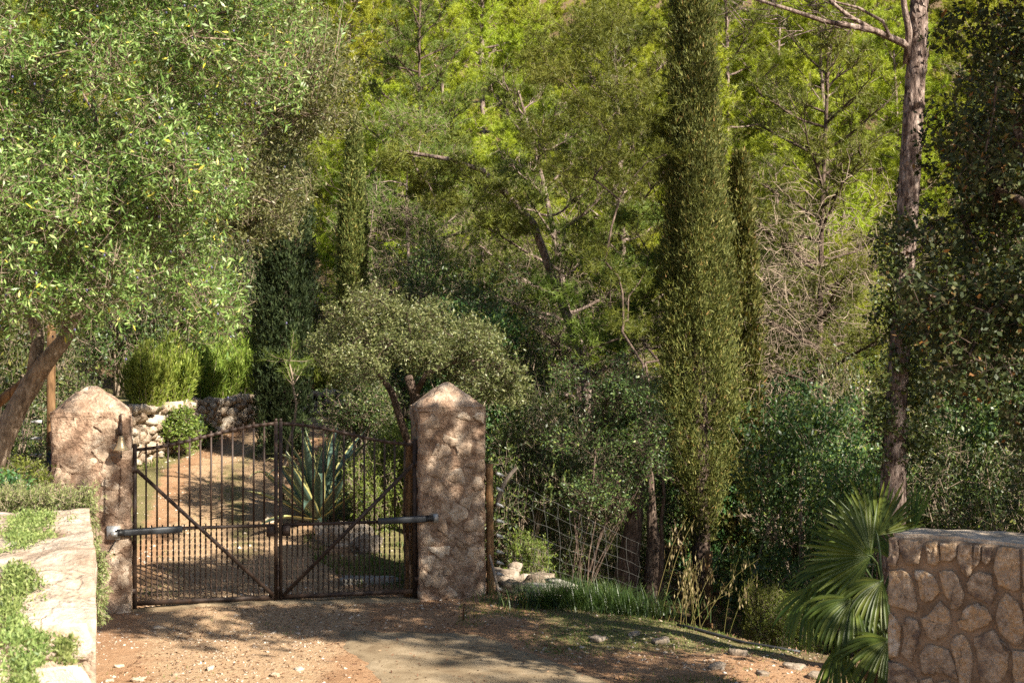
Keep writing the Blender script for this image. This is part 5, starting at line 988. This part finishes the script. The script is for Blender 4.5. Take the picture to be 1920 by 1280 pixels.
# ------------------------------------------------------------------ bushes
def bush(seed, w_, h, nb, ntw, L, W, mat_, tw='twig', up=.35, twf=.5, nl=7, tl=.16, stems=9, shell=.35):
    rng = np.random.default_rng(seed); gw = G(); g = G(); az = rng.uniform(0, 6.28, nb); rr_ = rng.random(nb) ** .5; zz = rng.uniform(.15, 1, nb); k = np.sqrt(np.maximum(.15, 1 - (zz - .35) ** 2 * 1.6)); r = rng.uniform(.14, .26, nb) * w_ * .7
    bl = np.c_[np.cos(az) * rr_ * k * w_ * .42, np.sin(az) * rr_ * k * w_ * .42, zz * h * .9, r, r, r * .9]; b0 = np.array([[0, 0, 0.], [0, 0, h * .12]])
    for s in range(stems):
        a_ = rng.uniform(0, 6.28); q = np.array([[math.cos(a_) * .05, math.sin(a_) * .05, 0], [math.cos(a_) * w_ * .12, math.sin(a_) * w_ * .12, h * .3], [math.cos(a_) * w_ * .26, math.sin(a_) * w_ * .26, h * .7]]) + rng.normal(size=(3, 3)) * .04; tube(gw, q, [.022, .015, .006], 5, False)
    limbs(gw, rng, b0, .022, bl, .005, 4); foliage(g, gw, rng, bl, ntw, tl, nl, L, W, up, .65, .6, shell, .65, .5, .05, .0032, twf, .6)
    return gw.mesh('stems', mt[tw], False), g.mesh('foliage', mt[mat_])
bA = bush(41, 2.0, 2.2, 34, 2600, .05, .022, 'shrub'); bB = bush(42, 2.2, 2.6, 34, 2300, .05, .021, 'shrub', twf=.6, stems=18); bC = bush(43, 1.6, 1.5, 26, 2200, .055, .02, 'bright'); bD = bush(44, 2.2, 2.8, 40, 2700, .055, .027, 'lentisk', nl=8, twf=.15)
bE = bush(45, 1.4, 1.0, 22, 1500, .06, .016, 'bright', up=.8)
def bushp(m_, label, px, d, s=1., group=None, sz=None, name='bush', cat='bush', dz=0, x_=None):
    x_ = (px - 960) / FPX * d if x_ is None else x_; t = thing(name, label, cat, (x_, d, gz1(x_, d) - .05 + dz), prng.uniform(0, 6.28), group); t.scale = (s, s, sz or s); ob('stems', m_[0], t); ob('foliage', m_[1], t); return t
bushp(bD, 'blue green lentisk bush with glossy leaves right of the cypress', 1510, 19.6, 1.15, None, 1.45, 'lentisk_bush')
bushp(bD, 'smaller lentisk bush in front of the tall pine trunk', 1610, 18.2, .8, None, 1.2, 'lentisk_bush')
bushp(bC, 'low bright leafy bush left of the palm', 1480, 17.4, .62, None, .8)
bushp(bC, 'small bright sapling bush above the red soil path', 1430, 17.8, .4, None, .9)
bushp(bB, 'tall twiggy dark bush behind the wire fence', 1050, 20.8, 1.05, None, 1.5)
rng = np.random.default_rng(91); gw = G(); gl = G(); tb = atg(1075, 19.3); bl = blobs_in(rng, [(1030, 720), (1120, 660), (1225, 690), (1245, 800), (1235, 915), (1180, 955), (1100, 960), (1030, 900)], 18.7, 19.5, 34, .14, .28, .8)
for k in range(9): e_ = bl[rng.integers(len(bl)), :3]; b0 = tb + rng.normal(size=3) * (.15, .12, 0); tube(gw, [b0, b0 * .6 + e_ * .4 + rng.normal(size=3) * .08, e_], [.012, .009, .004], 5, False)
foliage(gl, gw, rng, bl, 2100, .15, 7, .045, .019, .2, .6, .7, .2, .65, .5, .05, .003, .6, .5); limbs(gw, rng, [tb, tb + (.2, 0, 1.0)], .02, bl, .005, 4)
tree_obj('bush', 'tall dark shrub arching in front of the thickest pine trunk', 'bush', tb, gw, gl, mt['dark_bark'], mt['shrub'], None, 'stems', 'foliage')
bushp(bA, 'dark rounded bush just behind the round fence post', 975, 20.0, .95, None, 1.3)
bushp(bB, 'twiggy bush with pale stems left of the thick pine trunk', 1125, 22.2, .9, None, 1.2)
bushp(bE, 'small feathery green bush behind the rubble heap', 1000, 19.0, .62, None, 1.0)
bushp(bE, 'bright feathery bush right of the agave behind the gate', 720, 20.2, .85, None, 1.25)
bushp(bE, 'feathery bush tucked behind the right pillar', 760, 21.0, .9, None, 1.3)
bushp(bA, 'dark oleander bush behind the agave', 680, 23.4, .85, None, .9)
bushp(bC, 'sunlit bush on the terrace behind the slender cypress', 610, 33.0, 1.0, None, 1.1)
UB = 'dark undergrowth bush'
for px, d, s in ((870, 24, 1.1), (930, 25.5, 1.2), (1010, 26, 1.1), (1090, 28, 1.2), (1190, 27, 1.0), (1290, 26, 1.1), (1370, 27, 1.2), (1440, 23, 1.0), (1590, 22, 1.1), (1680, 23, 1.2), (1760, 19.5, 1.0), (1830, 18, 1.1), (1900, 19, 1.2), (1960, 17, 1.1), (1800, 23, 1.2), (1890, 25, 1.3), (820, 27.5, 1.1), (760, 29, 1.0), (1980, 22, 1.3), (1730, 26, 1.2), (1500, 27, 1.2), (900, 30, 1.2), (1000, 32, 1.3), (1250, 32, 1.3), (1420, 31, 1.3), (1560, 30, 1.3), (1650, 31, 1.3), (1200, 22.5, .7), (1350, 23, .75)):
    bushp((bA, bB, bD, bA)[prng.integers(4)], UB + ' ' + zone((px - 960) / FPX * d, d), px, d, s * prng.uniform(.9, 1.1), 'bushes in the undergrowth', s * prng.uniform(1.1, 1.5))
UT = 'bushy scrub on the slope'
for yy in (35, 40, 45):
    half = .36 * yy + 2
    for k in range(int(half / 1.7)):
        x_ = prng.uniform(-half, half); y_ = yy + prng.uniform(-2, 2); bushp((bA, bC, bC)[prng.integers(3)], UT + ' ' + zone(x_, y_), 0, y_, prng.uniform(.9, 1.5), 'scrub on the far slope', None, x_=x_)
UL = 'dark bush in the thicket behind the left pillar'
for px, d, s in ((40, 17.8, .75), (110, 18.6, .6), (-40, 16.5, 1.0), (100, 20.5, .8), (40, 21, 1.1), (-20, 20, 1.2), (-110, 19, 1.3), (120, 22.5, .7)):
    bushp((bA, bB)[prng.integers(2)], UL, px, d, s, 'bushes behind the left pillar', s * 1.25)
for px, d, s in ((20, 27, 1.3), (110, 29, 1.4), (220, 30, 1.4), (330, 31.5, 1.3), (430, 33, 1.3), (-80, 26, 1.3)):
    bushp((bA, bC)[prng.integers(2)], 'sunlit bush on the terrace above the dry stone wall', px, d, s, 'bushes on the terrace', s * 1.4)

# feathery shrubs along the top of the terrace wall
def feather(seed, w_, h, n, mat_):
    rng = np.random.default_rng(seed); g = G(); gw = G(); m = 60; az = rng.uniform(0, 6.28, m); rr_ = w_ * .48 * rng.random(m) ** .5; P0 = np.c_[np.cos(az) * rr_ * .45, np.sin(az) * rr_ * .45, np.zeros(m)]; hh = h * (1.02 - .5 * (rr_ / (w_ * .5)) ** 2) * rng.uniform(.75, 1.1, m); P1 = np.c_[np.cos(az) * rr_, np.sin(az) * rr_, hh]
    segs(gw, P0, P1, .009, .003, 4); bi = rng.integers(m, size=n); s = rng.random(n) ** .8; b = P0[bi] + (P1 - P0)[bi] * s[:, None] + rng.normal(size=(n, 3)) * .035; dd = nrm(P1 - P0)[bi]
    leaves(g, b, nrm(dd * .9 + .32 * rng.normal(size=(n, 3))), runit(rng, n), rng.uniform(.07, .17, n), .022, .5, .05); return gw.mesh('stems', mt['twig']), g.mesh('foliage', mt[mat_])
f1 = feather(1, 1.15, 1.35, 9000, 'hedge'); f2 = feather(2, .95, 1.25, 8000, 'hedge'); f3 = feather(3, 1.2, 1.5, 9000, 'bright')
FL = ['bright feathery shrub at the left end of the terrace wall', 'second feathery shrub from the left on the terrace wall', 'third feathery shrub from the left on the terrace wall', 'feathery shrub in the middle of the terrace wall', 'shaded feathery shrub right of the middle on terrace wall', 'feathery shrub against the broad dark cypress', 'yellow green feathery shrub right of the broad dark cypress', 'feathery shrub behind the slender sunlit cypress']
for k, (px, d, m_, s) in enumerate(((275, 24.9, f1, .85), (322, 25.9, f1, .95), (380, 27.6, f2, .95), (415, 28.4, f1, .9), (450, 29.0, f2, 1.0), (485, 29.9, f3, 1.0), (612, 31.9, f1, .85), (680, 32.6, f2, .9))):
    t = bushp(m_, FL[k], px, d, s, 'feathery shrubs on the terrace wall', s * 1.0, 'feathery_shrub', 'shrub'); t.location.z = 1.80
ivy = bush(61, .75, .62, 16, 900, .05, .04, 'shrub', stems=4); cu = bush(62, .75, .62, 16, 1100, .05, .035, 'bright', stems=4)
t = bushp(cu, 'round ivy clump growing on the face of the terrace wall', 337, 25.15, .95, None, None, 'ivy_clump', 'ivy'); t.location.z += .25
t = bushp(ivy, 'smaller ivy clump at the foot of the terrace wall', 371, 25.95, .72, None, None, 'ivy_clump', 'ivy'); t.location.z += .1
# young pine sapling beside the gate
rng = np.random.default_rng(19); q = np.array([P(*a_) for a_ in ((530, 945, 21.6), (531, 895, 21.6), (540, 835, 21.6), (552, 795, 21.6), (556, 757, 21.6), (550, 728, 21.6), (549, 708, 21.6), (543, 682, 21.6))]); gw = G(); gl = G(); tube(gw, q, np.linspace(.028, .012, 8), 7)
for a_ in range(16):
    b = q[5 + a_ % 3] + (0, 0, .05); e = b + np.array([rng.normal() * .22, rng.normal() * .15, rng.uniform(.0, .5)]); tube(gw, [b, (b + e) / 2 + (0, 0, -.03), e], [.007, .005, .002], 4, False); n = 70; u = rng.uniform(.35, 1, n)[:, None]; p = b + (e - b) * u; needles(gl, p, nrm(nrm(e - b) * .9 + .6 * rng.normal(size=(n, 3))), rng, .13, .006)
tree_obj('pine_sapling', 'thin young pine sapling with pale stem behind the gate', 'sapling', q[0], gw, gl, mt['twig'], mt['pine'])

# ------------------------------------------------------------------ agave
def agave_leaf(L, wd, el, bend, kink, seed):
    """strip along local +x then bending down; columns: margin, body, body, margin"""
    rng = np.random.default_rng(seed); n = 13; s = np.linspace(0, 1, n); ang = el - bend * np.clip((s - kink) / (1 - kink + 1e-6), 0, 1) ** .8
    x_ = np.r_[0, np.cumsum(np.cos(ang[:-1]) * L / (n - 1))]; z_ = np.r_[0, np.cumsum(np.sin(ang[:-1]) * L / (n - 1))]; w_ = wd * np.clip(np.interp(s, [0, .12, .45, .75, 1], [.75, .8, 1, .68, .03]), 0, 1)
    V = []
    for k in range(n):
        nx_, nz_ = -math.sin(ang[k]), math.cos(ang[k])
        for c, lift in ((-1, .42), (-.82, .26), (0, -.05), (.82, .26), (1, .42)):
            V.append((x_[k] + nx_ * lift * w_[k] * .55, c * w_[k] / 2 + .012 * math.sin(s[k] * 5 + seed), z_[k] + nz_ * lift * w_[k] * .55))
    i, j = np.meshgrid(np.arange(n - 1), np.arange(4), indexing='ij'); k = (i * 5 + j).ravel(); F = np.stack([k, k + 1, k + 6, k + 5], -1); mi = np.where((j.ravel() == 0) | (j.ravel() == 3), 1, 0)
    return npmesh('leaf', np.array(V), F, [mt['agave'], mt['agave_y']], True, mi)
ab = atg(598, 20.5); t = thing('agave', 'large agave with yellow edged leaves behind the right gate leaf', 'agave', ab); t.scale = (1.02, 1.02, 1.0); rng = np.random.default_rng(23)
for k in range(34):
    f = k / 33; az = k * 2.399 + .3; el = R(82 - 62 * f + rng.normal() * 5); L = rng.uniform(1.15, 1.5) * (1 - .12 * f); kink = rng.uniform(.45, .8) if rng.random() < .45 else .35; bend = rng.uniform(1.3, 2.2) if kink > .45 and f > .2 else rng.uniform(-.2, .55)
    ob('leaf', agave_leaf(L, rng.uniform(.15, .20), el, bend, kink, k), t, loc=(math.cos(az) * .05 * (1 + f), math.sin(az) * .05 * (1 + f), .12 - .08 * f), rot=(0, 0, az))
V_, F_ = rock((.3, .3, .35), 55, 4, .1, .2); ob('heart', npmesh('heart', V_ + (0, 0, .1), F_, mt['agave'], True), t)

# ------------------------------------------------------------------ fan palm
pc = np.array([2.80, 10.75, 0.]); pc[2] = gz1(2.8, 10.75); t = thing('fan_palm', 'green fan palm behind the left end of the rubble wall', 'palm', pc)
g = G(); s = np.linspace(0, 1, 12)[:, None]; tube(g, np.c_[0 * s, 0 * s, s * 1.15], .11 + .03 * np.sin(s[:, 0] * 30), 12, True, 0, .3, 2); rng = np.random.default_rng(29)
n = 400; a_ = rng.uniform(0, 6.28, n); zz = rng.uniform(.1, 1.15, n); segs(g, np.c_[np.cos(a_) * .1, np.sin(a_) * .1, zz], np.c_[np.cos(a_) * .17, np.sin(a_) * .17, zz - .12], .006, .002); ob('trunk', g.mesh('trunk', mt['palm_dry']), t)
def fan(hub, axis, N, L, droop, spread, nseg, seed):
    rng = np.random.default_rng(seed); hub = np.array(hub); A_ = nrm(np.array(axis, float)); N_ = np.array(N, float); N_ = nrm(N_ - A_ * (N_ @ A_)); S_ = np.cross(N_, A_); g = G()
    for k in range(nseg):
        th = R(spread) * (2 * (k + .5) / nseg - 1); d = A_ * math.cos(th) + S_ * math.sin(th); w_ = np.cross(N_, d); Lk = L * (1 - .18 * abs(th) / 2) * rng.uniform(.9, 1.06); m = 8; f = np.linspace(0, 1, m); dr = droop * rng.uniform(.75, 1.3)
        c = hub + d * (Lk * f)[:, None] * (1 - .35 * dr * f ** 2)[:, None] + np.array([0, 0, -1.]) * (dr * Lk * .85 * np.clip(f - .25, 0, 1) ** 1.7)[:, None] + rng.normal(size=3) * .012 * (f ** 2)[:, None] - N_ * (.05 * L * (abs(th) ** 1.5) * f)[:, None]
        half = R(spread) / nseg * Lk; ww = np.minimum(half * f * 1.0 + .0015, .019) * np.interp(f, [0, .42, .6, .85, 1], [1, 1, .85, .5, .05]); fold = np.minimum(ww, .013)[:, None] * .8
        V = np.stack([c - w_ * ww[:, None], c - N_ * fold, c + w_ * ww[:, None]], 1).reshape(-1, 3); i, j = np.meshgrid(np.arange(m - 1), np.arange(2), indexing='ij'); kk = (i * 3 + j).ravel(); g.add(V, np.stack([kk, kk + 1, kk + 4, kk + 3], -1))
    return g
FR = [((1645, 1003, 10.95), (-.22, .1, 1), (0, -1, .2), .46, .03, 95, 34), ((1633, 1042, 10.4), (-.9, -.1, .38), (.1, -.9, .3), .53, .10, 88, 34), ((1590, 1062, 10.6), (-1, -.1, 0), (0, -.45, .9), .52, .55, 85, 32), ((1600, 1122, 10.25), (-.25, -.4, -.35), (0, -.75, .65), .50, .65, 85, 32),
      ((1532, 1100, 10.5), (-.35, -.2, -.5), (-.3, -.8, .5), .45, .8, 55, 22), ((1654, 1088, 10.3), (-.6, -.3, -.3), (0, -.6, .8), .45, .6, 60, 24), ((1573, 1205, 10.1), (-.05, -.3, -1), (0, -1, .2), .45, .5, 38, 20), ((1668, 1198, 9.95), (-.8, -.2, -.3), (.1, -.6, .8), .47, .55, 55, 24),
      ((1708, 1005, 11.0), (.28, .1, 1), (-.6, -.8, 0), .40, .0, 14, 12), ((1690, 1060, 11.3), (.5, .4, .7), (0, -.6, .6), .5, .3, 80, 28), ((1600, 1075, 11.4), (-.5, .6, .4), (0, -.4, .9), .5, .4, 80, 28), ((1740, 1120, 10.9), (.9, -.1, .2), (0, -.5, .8), .45, .5, 70, 24)]
hubc = np.array([0, 0, 1.12])
for k, (h_, ax, N_, L, dr, sp, ns) in enumerate(FR):
    hp = P(*h_) - pc; fr = ob('frond', fan(hp, ax, N_, L * 1.05, dr, sp, int(ns * .78), 70 + k).mesh('frond', mt['palm'], False), t); g = G(); mid_ = (hubc + hp) / 2 + np.array([0, 0, .10]); tube(g, [hubc, mid_, hp, hp + nrm(np.array(ax, float)) * .04], [.014, .010, .008, .004], 6); ob('petiole', g.mesh('petiole', mt['petiole'], True), fr)

# ------------------------------------------------------------------ rosemary and mats on the left wall
def sprigs(rng, p, d, ll, g, gw, nl=26, L=.028, W=.005):
    n = len(p); segs(gw, p, p + d * ll[:, None], .003, .0015, 3); bi = np.repeat(np.arange(n), nl); s = rng.random(len(bi)); perp = nrm(np.cross(d[bi], runit(rng, len(bi)))); leaves(g, p[bi] + d[bi] * (ll[bi] * s)[:, None], nrm(d[bi] * .6 + perp * .7), runit(rng, len(bi)), L * rng.uniform(.6, 1.3, len(bi)), W, .5, .05)
def rosemary(label, pts, seed, up, ll, nl=26, name='rosemary'):
    rng = np.random.default_rng(seed); g = G(); gw = G(); n = len(pts); d = nrm(np.asarray(up) + .55 * rng.normal(size=(n, 3))); sprigs(rng, pts, d, rng.uniform(*ll, n), g, gw, nl); b = pts.mean(0) - (0, 0, .15); return tree_obj(name, label, 'rosemary', b, gw, g, mt['twig'], mt['rosemary'], None, 'stems', 'foliage')
rng = np.random.default_rng(33); n = 620; pp = np.array([P(rng.uniform(-30, 172), rng.uniform(932, 966), rng.uniform(10.1, 10.6)) for _ in range(n)]); rosemary('sunlit rosemary bush growing behind the pale left wall', pp, 2, (.15, 0, .9), (.06, .16))
n = 130; pp = np.array([P(rng.uniform(150, 164) + f * 12, 915 + f * 130, 10.15) + rng.normal(size=3) * .025 for f in rng.random(n)]); rosemary('rosemary trailing over the far corner of the left wall', pp, 3, (.12, -.1, -.8), (.05, .10))
n = 90; pp = np.array([P(rng.uniform(180, 188) + 3 * math.sin(f * 9), 1020 + f * 135, 8.9) + rng.normal(size=3) * .018 for f in rng.random(n)]); rosemary('thin rosemary strand hanging down beside the left wall', pp, 4, (.12, -.1, -.9), (.04, .09))
lush = bush(63, .8, .7, 18, 1200, .055, .018, 'bright', stems=5); ll_ = bush(64, .8, .6, 18, 1200, .05, .02, 'lentisk', stems=5)
t = bushp(lush, 'bright green leafy shrub at the left edge behind the wall', 42, 11.3, .62, None, None, 'shrub', 'shrub'); t.location.z = 1.62
t = bushp(ll_, 'bluish leafy shrub at the left edge beside the rosemary', -12, 10.9, .75, None, None, 'shrub', 'shrub'); t.location.z = 1.5
# soil bed behind the left wall that carries them
ob('planting_bed', slab_mesh('planting_bed', [(-5.6, 9.45), (-3.2, 9.98), (-4.1, 12.0), (-5.9, 13.2)], lambda a_, b_: 1.66 - .35 * smooth(10.6, 12.5, b_) + .04 * fbm(np.c_[a_ * 3, b_ * 3, a_ * 0], 8, 3), -.2, 30, 30, mt['core'], .02, 8, (-4.4, 11, 0)), loc=(-4.4, 11, 0), kind='structure')
def mat_plants(label, poly, n, seed, h=.05):
    rng = np.random.default_rng(seed); poly = np.array(poly, float); q = rng.uniform(poly.min(0), poly.max(0), (n * 4, 2)); q = q[in_poly(q, poly)]; k = vnoise(np.c_[q * .035, q[:, :1] * 0], seed) + .6 * vnoise(np.c_[q * .09, q[:, :1] * 0], seed + 1) + .3 * rng.normal(size=len(q)) > .12; q = q[k][:int(n * .4)]; g = G(); pts = []
    for a_, b_ in q:
        d = FPX * 1.19 / (b_ - 640); x_ = (a_ - 960) / FPX * d; pts.append((x_, d, float(zt_(np.array([x_]), np.array([d]))[0])))
    p = np.array(pts) + (0, 0, .01); m = 4; bi = np.repeat(np.arange(len(p)), m); pp = p[bi] + rng.normal(size=(len(bi), 3)) * (.02, .02, .012) + (0, 0, .012); L = rng.uniform(.014, .034, len(bi)); leaves(g, pp, nrm(rng.normal(size=(len(bi), 3)) + (0, 0, .7)), runit(rng, len(bi)), L, L * .33); b = p.mean(0); g.V = [v - b for v in g.V]
    ob('creeping_plant', g.mesh('creeping_plant', mt['mat']), None, label, 'creeper', None, None, b)
mat_plants('creeping green mat at the far end of the left wall top', [(-40, 975), (80, 968), (150, 972), (120, 990), (85, 1020), (40, 1035), (-40, 1045)], 3200, 1)
mat_plants('creeping green mat in the middle of the left wall top', [(-40, 1065), (30, 1055), (75, 1070), (85, 1085), (40, 1100), (-40, 1110)], 2000, 2)
mat_plants('creeping green mat at the near edge of the left wall top', [(-40, 1105), (50, 1100), (75, 1130), (90, 1160), (60, 1180), (10, 1195), (-40, 1190)], 3600, 3)
mat_plants('tiny creeper tuft near the right corner of the left wall', [(115, 1145), (140, 1150), (135, 1178), (118, 1172)], 900, 4)
mat_plants('small creeper tuft low on the front of the left wall', [(25, 1200), (52, 1205), (55, 1225), (30, 1228)], 900, 5)

# ------------------------------------------------------------------ unseen trees and an added bush at the photographer's right, shading road and wall
for x_, y_, s in ((6.4, 5.8, 2.05),): bushp(bA, 'unseen big bush added at right to shade the rubble wall', 0, y_, s, 'added shade bushes right of the wall', s * 1.25, 'holm_oak', 'oak tree', x_=x_)  # enlarged bush mesh, added out of view to keep sun off the wall face
SH = 'pine standing outside the picture to the right of the road'
for x_, y_, m_, s, rz in SHADE if 'SHADE' in globals() else ((9.5, 4.5, pC, 1.0, 2), (14, 8, pA, 1.2, 4)):
    put('pine_tree', SH, 'pine tree', m_, (x_, y_, gz1(x_, y_) - .2), rz, s, 'pines right of the road')
